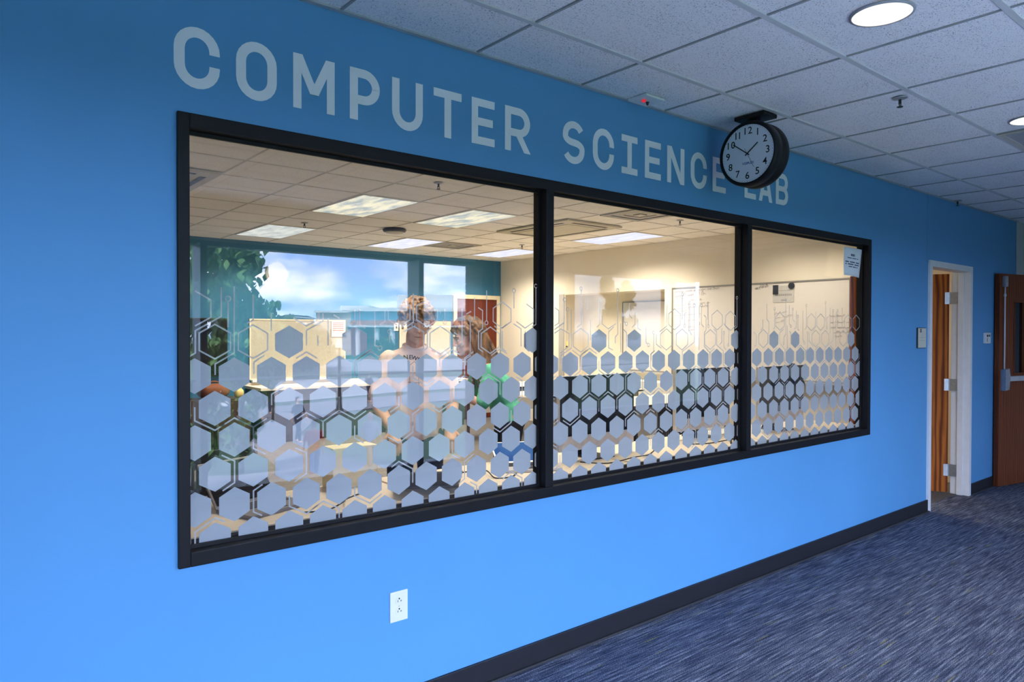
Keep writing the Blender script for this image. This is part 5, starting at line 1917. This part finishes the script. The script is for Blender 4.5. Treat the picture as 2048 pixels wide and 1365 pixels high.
# gentle folds
for v in shirt_me.vertices:
    f = 0.004 * math.sin(v.co.z * 55 + v.co.x * 18) * math.sin(v.co.x * 23 + 1.0) + 0.003 * math.sin(v.co.x * 60 + v.co.z * 8)
    v.co += v.normal * f
PINK = mat('pale_pink_cotton', (0.86, 0.66, 0.58), 0.9, var=0.03, scale=8)
shirt = part('t_shirt', shirt_me, PINK, boy)
bm = BM()
ribbon_pts = []
lathe_c = V((0, -0.004, 1.437))
tube(bm, [(0.073 * math.cos(a), 0.001 + 0.070 * math.sin(a), 1.416 + 0.020 * math.sin(a)) for a in [2 * math.pi * k / 32 for k in range(33)]], 0.0065, 8)
obj('neckband', bm, PINK, shirt, local=True, sm=True)
bvh = BVHTree.FromPolygons([v.co.copy() for v in shirt_me.vertices], [tuple(p.vertices) for p in shirt_me.polygons])
def onchest(x, z, off=0.0025):
    hit = bvh.ray_cast(V((x, -0.6, z)), V((0, 1, 0)))
    if hit[0] is None:
        return V((x, -0.12, z))
    return hit[0] + V((0, -off, 0))
word = 'NEWS F'
for i, ch in enumerate(word):
    if ch == ' ':
        continue
    me = text_mesh(ch, 0.036, 0.0, 0.0008)
    a_ = math.radians(74 - 36 * i / 3.2 * 0.62)
    ang_ = math.radians(62 + 0) - i * 0.17
    rot = 0.10 - i * 0.20
    cx_, cz_ = -0.055 - 0.13 * math.sin(rot), 1.218 + 0.13 * math.cos(rot)
    for v in me.vertices:
        x, z = v.co.x, v.co.y
        px, pz = cx_ + x * math.cos(rot) - z * math.sin(rot), cz_ + x * math.sin(rot) + z * math.cos(rot)
        v.co = onchest(px, pz)
    o = part('printed_letter', me, INK, shirt)
bm = BM()
for ln in ([(-0.05, 1.30), (-0.05, 1.12)], [(0.0, 1.30), (0.005, 1.12)], [(-0.065, 1.255), (0.02, 1.255)], [(-0.06, 1.20), (0.02, 1.195)], [(-0.05, 1.30), (-0.02, 1.322), (0.0, 1.30)]):
    dense = []
    for a, b in zip(ln[:-1], ln[1:]):
        dense += [(a[0] + (b[0] - a[0]) * k / 8, a[1] + (b[1] - a[1]) * k / 8) for k in range(8)]
    dense.append(ln[-1])
    ribbon(bm, dense, 0.0025, lambda p, d: onchest(p[0], p[1]))
obj('printed_drawing', bm, mat('brown_print', (0.25, 0.16, 0.12), 0.8), shirt, local=True)
# trousers and shoes
bm = BM()
hull(bm, [(V((0, 0, 0.95)), (0.165, 0.105, 0.05)), (V((0, 0, 0.86)), (0.165, 0.11, 0.06))])
for s in (-1, 1):
    hull(bm, [(V((s * 0.085, 0, 0.88)), 0.096), (V((s * 0.10, -0.02, 0.50)), 0.072), (V((s * 0.105, 0.02, 0.09)), 0.058)])
part('trousers', skin(bm, 0.010, 3), mat('navy_denim', (0.03, 0.045, 0.09), 0.9), boy)
for s in (-1, 1):
    bm = BM()
    hull(bm, [(V((s * 0.105, 0.045, 0.045)), (0.046, 0.045, 0.044)), (V((s * 0.108, -0.14, 0.035)), (0.046, 0.045, 0.034))])
    obj('shoe', bm, mat('white_shoe', (0.7, 0.7, 0.7), 0.6), boy, local=True, sm=True)
# curly hair: a cap of overlapping curls, full on top, parted fringe
hr2 = random.Random(3)
bm = BM()
def onscalp(th, ph, r=1.0):
    return Vector((0.084 * r * math.sin(th) * math.cos(ph), 0.014 + 0.104 * r * math.sin(th) * math.sin(ph), 0.045 + 0.094 * r * math.cos(th)))
for k in range(340):
    th = math.acos(hr2.uniform(-0.25, 1.0))
    ph = hr2.uniform(0, 2 * math.pi)
    p = onscalp(th, ph, hr2.uniform(1.00, 1.15))
    front = -p.y
    if front > 0.055 and p.z < 0.058:
        continue
    if front > 0.0 and p.z < 0.005:
        continue
    r = hr2.uniform(0.009, 0.015)
    # a curl: a short twisted bead chain
    a0 = hr2.uniform(0, 6.28)
    nodes = []
    for q in range(4):
        a = a0 + q * 1.3
        nodes.append((p + Vector((0.013 * math.cos(a), 0.013 * math.sin(a), 0.010 - 0.011 * q)), r * (1 - .10 * q)))
    hull(bm, nodes)
for (x, z) in ((-0.05, .075), (-0.03, .092), (0.0, .10), (0.03, .092), (0.052, .075), (-0.068, .05), (0.068, .05)):
    hull(bm, [(V((x * .8, -0.062, z + .012)), .014), (V((x, -0.092, z - .010)), .011), (V((x * 1.12, -0.092, z - .026)), .006)])
for s in (-1, 1):
    for k in range(6):
        y = -0.03 + k * .022
        hull(bm, [(V((s * 0.078, y, 0.055)), .016), (V((s * 0.088, y, 0.026 - .004 * k)), .013), (V((s * 0.084, y + .01, 0.004)), .008)])
bm.transform(Mh)
part('hair', skin(bm, 0.0042, 1), HAIR_B, boy)

# ---- girl in the green shirt, seen from the side, leaning to the left
gp_ = atD(938, 672, 5.20)
gx_, gy_ = gp_.x, gp_.y
girl = thing('person', 'person in profile with long light brown hair and a green shirt holding a striped folder', 'person', (gx_ + 0.24, gy_ - 0.08, 0), math.radians(-112))
# local frame: faces -Y (towards the left of the photograph)
HG = 1.455
hc = V((0.0, -0.26, HG))
Mg = Matrix.Translation(hc) @ Matrix.Rotation(math.radians(12), 4, 'X') @ Matrix.Scale(1.09, 4)
bm = BM()
head_pieces(bm, Mg, True)
hull(bm, [(hc + V((0, 0.02, -.05)), (0.050, 0.052, 0.05)), (V((0, -0.13, HG - .19)), (0.052, 0.055, 0.045))])
hull(bm, [(V((0, -0.12, 1.245)), (0.14, 0.075, 0.05)), (V((0, -0.05, 1.12)), (0.13, 0.10, 0.09)), (V((0, 0.02, 0.98)), (0.115, 0.085, 0.08)), (V((0, 0.06, 0.86)), (0.145, 0.105, 0.10))])
AR = []
for s in (-1, 1):
    sh_ = V((s * 0.155, -0.12, 1.225))
    el_ = V((s * 0.21, -0.20, 0.99))
    wr_ = V((s * 0.11, -0.42, 1.07 + (.03 if s > 0 else 0)))
    AR.append((sh_, el_, wr_))
    hull(bm, [(sh_, 0.044), (sh_.lerp(el_, .5), 0.039), (el_, 0.032)])
    hull(bm, [(el_, 0.032), (el_.lerp(wr_, .35), 0.033), (wr_, 0.022)])
    hand_pieces(bm, wr_, V((-s * .15, -0.8, -0.5)), V((0, -0.4, 0.8)), -s, 0.92)
    hp = V((s * 0.08, 0.06, 0.86))
    kn = V((s * 0.09, 0.02, 0.46))
    an = V((s * 0.09, 0.07, 0.075))
    hull(bm, [(hp, 0.086), (kn, 0.052), (an, 0.034)])
    hull(bm, [(an + V((0, .02, -.03)), 0.032), (an + V((0, -.13, -.045)), (0.034, 0.03, 0.022))])
part('body', skin(bm, 0.0055, 3), SKIN_G, girl)
face_bits(girl, Mg, True, SKIN_G, mat('brow_dark', (0.045, 0.024, 0.014), 0.8))
bm = BM()
ell(bm, V((0.0105, -0.1005, -0.031)), 0.0035)
bm.transform(Mg)
obj('nose_stud', bm, mat('bright_metal', (0.9, 0.9, 0.9), 0.15, 0.9), girl, local=True, sm=True)
GREEN = mat('green_cotton', (0.11, 0.50, 0.32), 0.85, var=0.08, scale=6)
bm = BM()
hull(bm, [(V((0, -0.125, 1.275)), (0.090, 0.062, 0.025)), (V((0, -0.12, 1.235)), (0.160, 0.092, 0.045)), (V((0, -0.05, 1.12)), (0.155, 0.122, 0.09)), (V((0, 0.02, 0.98)), (0.142, 0.108, 0.08)), (V((0, 0.05, 0.86)), (0.170, 0.128, 0.05))])
for sh_, el_, wr_ in AR:
    hull(bm, [(sh_, 0.060), (sh_.lerp(el_, .6), 0.062), (sh_.lerp(el_, .9), 0.060)])
gs = skin(bm, 0.008, 4)
for v in gs.vertices:
    v.co += v.normal * (0.004 * math.sin(v.co.z * 60 + v.co.y * 25) * math.sin(v.co.y * 30))
part('shirt', gs, GREEN, girl)
bm = BM()
hull(bm, [(V((0, 0.06, 0.90)), (0.155, 0.115, 0.05)), (V((0, 0.06, 0.82)), (0.158, 0.118, 0.06))])
for s in (-1, 1):
    hull(bm, [(V((s * 0.08, 0.06, 0.84)), 0.093), (V((s * 0.09, 0.02, 0.46)), 0.062), (V((s * 0.09, 0.07, 0.085)), 0.046)])
part('trousers', skin(bm, 0.010, 3), mat('black_denim', (0.012, 0.013, 0.018), 0.9), girl)
for s in (-1, 1):
    bm = BM()
    hull(bm, [(V((s * 0.09, 0.095, 0.04)), (0.04, 0.04, 0.04)), (V((s * 0.09, -0.08, 0.03)), (0.04, 0.042, 0.030))])
    obj('shoe', bm, mat('black_shoe', (0.02, 0.02, 0.02), 0.6), girl, local=True, sm=True)
# long hair
bm = BM()
for k in range(150):
    th = math.acos(hr2.uniform(0.05, 1.0))
    ph = hr2.uniform(0, 2 * math.pi)
    p = onscalp(th, ph, 1.04)
    if -p.y > 0.045 and p.z < 0.070:
        continue
    if -p.y > 0.012 and p.z < 0.035:
        continue
    hull(bm, [(p, .015), (p + V((0, .012, -.02)), .013)])
cap = bm
cap.transform(Mg)
# strands fall behind the ears to the shoulder blades
for k in range(90):
    a = hr2.uniform(-0.05 * math.pi, 1.05 * math.pi)
    z0 = hr2.uniform(-0.01, 0.09)
    st = Mg @ V((0.080 * math.cos(a), 0.012 + 0.098 * max(math.sin(a), -0.1), z0))
    endz = hr2.uniform(1.06, 1.24)
    xx = 0.105 * math.cos(a) + hr2.uniform(-.02, .02)
    yy = -0.185 + 0.165 * max(math.sin(a), 0) + hr2.uniform(-.02, .035)
    nodes = []
    n_ = 7
    ph = hr2.uniform(0, 6.28)
    for i in range(n_):
        s = i / (n_ - 1)
        p = V((st.x + (xx - st.x) * s + .008 * math.sin(ph + s * 9), st.y + (yy - st.y) * s ** .8 + .008 * math.cos(ph + s * 8), st.z + (endz - st.z) * s))
        nodes.append((p, .0125 * (1 - .5 * s)))
    hull(cap, nodes)
part('hair', skin(cap, 0.0048, 1), HAIR_G, girl)

# the folder the girl holds
Mg2 = girl.matrix_basis @ Matrix.Translation((0, -0.545, 1.10)) @ Matrix.Rotation(math.radians(-18), 4, 'X')
pf = thing('striped_folder', 'dark green and white striped folder held by the person in the green shirt', 'folder', (0, 0, 0))
pf.matrix_basis = Mg2
bm = BM()
box(bm, -.14, .14, -.10, .10, 0, .014, bev=.002)
fo = obj('cover', bm, mat('dark_green_card', (0.02, 0.10, 0.07), 0.6), pf, local=True)
for k in range(5):
    bm = BM()
    box(bm, -.135, .135, -.085 + k * .038, -.070 + k * .038, .0138, .0152)
    obj('stripe', bm, PAPER, fo, local=True)
bm = BM()
box(bm, -.10, .10, -.05, .09, .0155, .0175)
obj('loose_sheet', bm, mat('peach_paper', (0.75, 0.52, 0.36), 0.8), pf, local=True)

# ================================================================ OUTDOORS (what the glass mirrors)
GZ = -2.7
def gm(u, v):
    return mir(atZ(u, v, GZ))
lawn = BM()
box(lawn, -60, 180, -260, WY - 0.6, GZ - 0.3, GZ)
obj('ground_lawn', lawn, grass_mat(), kind='structure')
CONC = mat('pale_concrete', (0.21, 0.21, 0.225), 0.9, var=0.08, scale=0.6)
CONC2 = mat('grey_walk', (0.125, 0.12, 0.135), 0.9, var=0.08, scale=0.8)
def flat(name, pts, m, dz):
    bm = BM()
    vs = [bm.verts.new(Vector((q.x, q.y, GZ + dz))) for q in (gm(u, v) for u, v in pts)]
    f = bm.faces.new(vs)
    ex = bmesh.ops.extrude_face_region(bm, geom=[f])
    for g in ex['geom']:
        if isinstance(g, bmesh.types.BMVert):
            g.co.z -= dz + 0.02
    return obj(name, bm, m, kind='structure')
flat('ground_road', [(250, 722), (1300, 716), (1300, 738), (250, 748)], CONC, 0.03)
flat('ground_plaza', [(250, 765), (640, 760), (1010, 752), (1010, 772), (790, 786), (640, 800), (560, 806), (250, 815)], CONC, 0.04)
flat('ground_path', [(440, 828), (580, 812), (700, 800), (900, 785), (1010, 780), (1010, 792), (860, 806), (700, 824), (630, 842), (600, 870), (640, 905), (720, 930), (1010, 948), (1010, 1000), (600, 1010), (250, 1000), (250, 958), (470, 955), (560, 945), (530, 915), (455, 885), (440, 860)], CONC2, 0.05)

bxo('ground_bounce_slab', -40, 60, -9.2, WY - 0.6, GZ - 0.2, GZ + 0.045, mat('white_bounce_paving', (0.64, 0.68, 0.76), 0.9, var=0.05, scale=2), kind='structure')  # unseen white slab added to bounce sunlight up to the corridor ceiling
# school building across the lawn
DB = 130.0
RH_ = Vector((RIGHT.x, RIGHT.y, 0)).normalized()
FH_ = Vector((FWD.x, FWD.y, 0)).normalized()
MB_ = Matrix(((RH_.x, FH_.x, 0, CAM.x), (-RH_.y, -FH_.y, 0, 2 * YG - CAM.y), (0, 0, 1, 0), (0, 0, 0, 1)))
def bpt(u, v, dep=DB):
    return Vector(((u - 1024) / FPX * dep, dep, CAM.z - (v - 668.0) / FPX * dep))
q_ = MB_ @ bpt(760, 700)
sb = thing('school_building', 'pale brick school building with a blue glass strip across the lawn, mirrored in the window', 'building', (q_.x, q_.y, GZ))
BB = mat('beige_brick', (0.50, 0.42, 0.36), 0.9, var=0.1, scale=0.5)
RB = mat('red_brick', (0.30, 0.13, 0.10), 0.9, var=0.15, scale=0.5)
WT = mat('white_stucco', (0.72, 0.70, 0.68), 0.9, var=0.03)
BG = mat('blue_spandrel', (0.10, 0.25, 0.36), 0.3, var=0.08, scale=0.3)
DG = mat('dark_glass', (0.012, 0.013, 0.022), 0.2)
def bb(name, u0, u1, v0, v1, m, y=DB, depth=12.0, parent=None, dy=0.0):
    A, B = bpt(u0, v0, y), bpt(u1, v1, y)
    bm = BM()
    box(bm, A.x, B.x, A.y - dy, A.y + depth, B.z, A.z)
    bm.transform(MB_)
    return obj(name, bm, m, parent or sb)
bw = bb('wall', 520, 640, 652, 715, BB)
bb('wall', 632, 702, 628, 715, BB)
bb('roof_edge', 630, 704, 625, 629, WT, dy=0.6)
bb('roof_edge', 518, 640, 649, 653, WT, dy=0.6)
bb('blue_band', 702, 945, 626, 644, BG)
bb('roof_edge', 700, 947, 619, 626, WT, dy=0.8)
bb('brick_band', 702, 945, 644, 654, RB, dy=0.2)
bb('canopy', 694, 947, 654, 658, WT, dy=4.0)
bb('dark_storefront', 702, 945, 658, 690, DG, dy=-2.0)
bb('brick_band', 702, 945, 676, 681, RB, dy=-1.5)
bb('wall', 702, 945, 690, 712, RB, dy=-2.2)
bb('wall', 795, 860, 645, 714, BB, dy=0.3)
bb('wall', 860, 945, 652, 714, WT, dy=0.0)
for u in (723, 760, 790):
    A, B = bpt(u, 712), bpt(u, 657)
    bm = BM()
    cyl(bm, (A.x, A.y - 3.0, A.z), (A.x, A.y - 3.0, B.z), 0.45, seg=12)
    bm.transform(MB_)
    obj('column', bm, WT, sb)
bb('penthouse', 795, 945, 593, 622, WT, y=DB + 8)
bb('penthouse', 680, 738, 615, 624, WT, y=DB + 8)
for k in range(5):
    u = 545 + k * 19
    wn = bb('window', u, u + 9, 664, 676, DG, dy=0.15, depth=0.6)
    bb('window_sill', u - 1, u + 10, 676, 678, WT, dy=0.4, depth=0.6, parent=wn)
    bb('window', u, u + 9, 688, 700, DG, dy=0.15, depth=0.6)
for k in range(3):
    bb('window', 640 + k * 20, 650 + k * 20, 662, 676, DG, dy=0.15, depth=0.6)
q_ = MB_ @ bpt(585, 640, 170)
bh = thing('far_building', 'low grey roofed building far behind the trees, mirrored in the window', 'building', (q_.x, q_.y, GZ))
bb('wall', 555, 600, 640, 704, BB, y=170, parent=bh)
bm = BM()
A, B = bpt(550, 640, 170), bpt(606, 633, 170)
prism(bm, [(A.x, A.z), (B.x, A.z), (B.x - 4, B.z), (A.x + 4, B.z)], lambda p, d: MB_ @ Vector((p[0], A.y - 0.5 + d, p[1])), 14)
obj('roof', bm, mat('grey_roof', (0.25, 0.25, 0.27), 0.9), bh)

# trees
LEAF = mat('oak_leaf', (0.075, 0.18, 0.05), 0.7, var=0.5, scale=2.5)
LEAF2 = mat('shrub_leaf', (0.05, 0.085, 0.02), 0.7, var=0.5, scale=2.5)
BARK = mat('bark', (0.07, 0.05, 0.035), 0.9, var=0.3)
def tree(label, x, y, zb, zt_, rx, nleaf, leaf=0.16, seed=1, m=None, cat='tree', name='leafy_tree', group=None, low=0.25):
    t = thing(name, label, cat, (x, y, zb), 0, group)
    rr = random.Random(seed)
    bm = BM()
    tube(bm, [(x, y, zb), (x + .05, y, zb + (zt_ - zb) * .3), (x - .05, y + .05, zb + (zt_ - zb) * .75)], [rx * .10, rx * .07, rx * .03], 10)
    for k in range(9):
        a = rr.uniform(0, 6.28)
        z0 = zb + (zt_ - zb) * rr.uniform(.25, .6)
        tube(bm, [(x, y, z0), (x + rx * .4 * math.cos(a), y + rx * .4 * math.sin(a), z0 + rx * .35), (x + rx * .8 * math.cos(a), y + rx * .8 * math.sin(a), z0 + rx * .6)], [rx * .04, rx * .025, rx * .01], 6)
    obj('trunk', bm, BARK, t, sm=True)
    # foliage in clumps
    verts, faces = [], []
    cl = []
    zc, hz = (zb + (zt_ - zb) * (0.5 + low / 2)), (zt_ - zb) * (0.5 - low / 2)
    for k in range(46):
        while True:
            p = V((rr.uniform(-1, 1), rr.uniform(-1, 1), rr.uniform(-1, 1)))
            if .35 < p.length < 1:
                break
        cl.append((V((x + p.x * rx, y + p.y * rx, zc + p.z * hz)), rx * rr.uniform(.16, .34)))
    for k in range(nleaf):
        c, r = rr.choice(cl)
        d = V((rr.gauss(0, 1), rr.gauss(0, 1), rr.gauss(0, 1))).normalized() * r * rr.uniform(.3, 1.1)
        p = c + d
        q = V((rr.gauss(0, 1), rr.gauss(0, 1), rr.gauss(0, 1) + .8)).to_track_quat('Z', 'Y')
        s = leaf * rr.uniform(.6, 1.2)
        b = len(verts)
        for sx_, sy_ in ((0, -1), (.55, -.1), (.3, .6), (0, 1), (-.3, .6), (-.55, -.1)):
            verts.append(p + q @ V((sx_ * s, sy_ * s, .12 * s * abs(sx_))))
        faces.append((b, b + 1, b + 2, b + 3, b + 4, b + 5))
    me = bpy.data.meshes.new('foliage')
    inv = W(t).inverted()
    me.from_pydata([inv @ v for v in verts], [], faces)
    o = part('foliage', me, m or LEAF, t)
    o['kind'] = 'stuff'
    return t
def at_mirror(u, yv):
    return mir(atY(u, 668, yv))
p_ = at_mirror(418, 16)
tree('tall dark green tree mirrored at the left side of the first pane', p_.x - .3, p_.y, GZ, 6.2, 1.75, 9000, .15, 2, group='trees outside', low=.1)
p_ = at_mirror(482, 19)
tree('bushy green tree mirrored beside the tall tree in the first pane', p_.x, p_.y, GZ, 2.9, 0.82, 3600, .15, 3, group='trees outside', low=.12)
p_ = at_mirror(545, 30)
tree('small young tree mirrored just below the round lab clock', p_.x, p_.y, GZ, 2.9, 0.7, 1300, .17, 4, group='trees outside', low=.45)
p_ = at_mirror(1232, 26)
tree('rounded tree mirrored in the middle pane', p_.x, p_.y, GZ, 4.9, 1.25, 3800, .2, 5, group='trees outside', low=.3)
for k, (u, yv, zt_, r_) in enumerate(((520, 60, 2.6, 3.0), (575, 70, 2.9, 3.2), (615, 75, 2.2, 2.8))):
    p_ = at_mirror(u, yv)
    tree(('low olive green shrub mirrored behind the tan board, leftmost of three', 'low olive green shrub mirrored behind the tan board, middle of three', 'low olive green shrub mirrored behind the tan board, nearest the school building')[k], p_.x, p_.y, GZ, zt_, r_, 2200, .5, 20 + k, LEAF2, 'shrub', 'shrub', 'shrubs outside', .02)
p_ = at_mirror(768, 96)
tree('small dark shrub before the columns of the mirrored school building', p_.x, p_.y, GZ, 0.9, 1.6, 900, .4, 30, LEAF2, 'shrub', 'shrub', 'shrubs outside', .02)

# lamp post on the plaza
q_ = gm(679, 826)
lp = thing('lamp_post', 'dark lamp post standing on the lawn edge, mirrored under the tan board', 'lamp post', (q_.x, q_.y, GZ))
bm = BM()
cyl(bm, (q_.x, q_.y, GZ), (q_.x, q_.y, GZ + .5), .26, .10, seg=14)
cyl(bm, (q_.x, q_.y, GZ + .5), (q_.x, q_.y, GZ + 3.4), .09, .07, seg=12)
obj('post', bm, DARKMETAL, lp)
bm = BM()
cyl(bm, (q_.x, q_.y, GZ + 3.4), (q_.x, q_.y, GZ + 3.85), .22, .14, seg=14)
obj('lantern', bm, WT, lp)

# people on the path, mirrored
def walker(u, vfoot, label, top, trou, hair, skin_m=SKIN_G, yaw=0.0, hgt=1.72, stride=.18):
    g = gm(u, vfoot)
    t = thing('person', label, 'person', (g.x, g.y, GZ + 0.05), yaw, 'people walking outside')
    k = hgt / 1.72
    bm = BM()
    hull(bm, [(V((0, 0, 1.62 * k)), (.075, .09, .10)), (V((0, -.02, 1.53 * k)), (.05, .06, .05))])
    hull(bm, [(V((0, 0, 1.52 * k)), .055), (V((0, .01, 1.42 * k)), .06)])
    hull(bm, [(V((0, 0, 1.38 * k)), (.17, .09, .05)), (V((0, 0, 1.1 * k)), (.14, .09, .1)), (V((0, 0, .93 * k)), (.15, .1, .08))])
    ell(bm, V((0, -.10, 1.60 * k)), (.012, .016, .02))
    for s in (-1, 1):
        sw = s * stride
        e_, w_ = V((s * .24, sw * .5, 1.12 * k)), V((s * .24, -.08 + sw * .9, .90 * k))
        hull(bm, [(V((s * .18, 0, 1.38 * k)), .05), (e_, .04), (w_, .03), (w_ + V((0, -.03, -.13)), (.025, .035, .05))])
        hull(bm, [(V((s * .09, 0, .9 * k)), .085), (V((s * .10, -sw * .6 - .03, .5 * k)), .06), (V((s * .10, -sw, .08)), .04)])
        hull(bm, [(V((s * .10, -sw + .02, .05)), .04), (V((s * .10, -sw - .14, .04)), (.04, .04, .03))])
    part('body', skin(bm, .02, 2), skin_m, t)
    bm = BM()
    hull(bm, [(V((0, 0, 1.40 * k)), (.18, .105, .05)), (V((0, 0, 1.1 * k)), (.17, .115, .1)), (V((0, 0, .90 * k)), (.175, .12, .05))])
    for s in (-1, 1):
        sw = s * stride
        hull(bm, [(V((s * .18, 0, 1.38 * k)), .065), (V((s * .235, sw * .4, 1.16 * k)), .06)])
    part('shirt', skin(bm, .02, 2), top, t)
    bm = BM()
    hull(bm, [(V((0, 0, .93 * k)), (.16, .108, .05)), (V((0, 0, .86 * k)), (.16, .11, .06))])
    for s in (-1, 1):
        sw = s * stride
        hull(bm, [(V((s * .09, 0, .88 * k)), .095), (V((s * .10, -sw * .6 - .03, .5 * k)), .075), (V((s * .10, -sw, .12)), .058)])
    part('trousers', skin(bm, .02, 2), trou, t)
    bm = BM()
    hull(bm, [(V((0, .02, 1.665 * k)), (.085, .10, .075)), (V((0, .05, 1.58 * k)), (.08, .07, .07))])
    part('hair', skin(bm, .02, 1), hair, t)
    return t
NAVY = mat('navy_cloth', (0.012, 0.018, 0.05), 0.9)
JEAN = mat('blue_jean', (0.035, 0.075, 0.22), 0.9)
GREYC = mat('grey_cloth', (0.35, 0.35, 0.36), 0.9)
REDC = mat('red_cloth', (0.35, 0.05, 0.04), 0.9)
WHITEC = mat('white_cloth', (0.75, 0.75, 0.75), 0.9)
BLKH = mat('dark_hair', (0.02, 0.014, 0.01), 0.7)
BLOND = mat('blond_hair', (0.55, 0.36, 0.14), 0.7)
walker(450, 856, 'person in a white top and blue jeans, mirrored on the path at far left', WHITEC, JEAN, BLKH, yaw=.4)
walker(470, 843, 'person in dark clothes, mirrored behind the one in blue jeans', NAVY, NAVY, BLKH, yaw=2.8)
walker(519, 840, 'person in a grey top and grey trousers, mirrored on the path', GREYC, GREYC, BLKH, yaw=2.6)
walker(540, 829, 'person in navy trousers, mirrored far along the path', GREYC, NAVY, BLKH, yaw=3.0)
walker(596, 888, 'person in a navy top and dark trousers, mirrored in the middle of the path', NAVY, NAVY, BLKH, yaw=2.7)
walker(628, 968, 'near person in a red top and blue jeans, mirrored on the path', REDC, JEAN, BLKH, yaw=.2)
walker(741, 940, 'person with blond hair in grey clothes, mirrored on the lawn', GREYC, GREYC, BLOND, yaw=3.1)
walker(738, 806, 'person in navy clothes, mirrored far off on the plaza', NAVY, NAVY, BLKH, yaw=2.9)
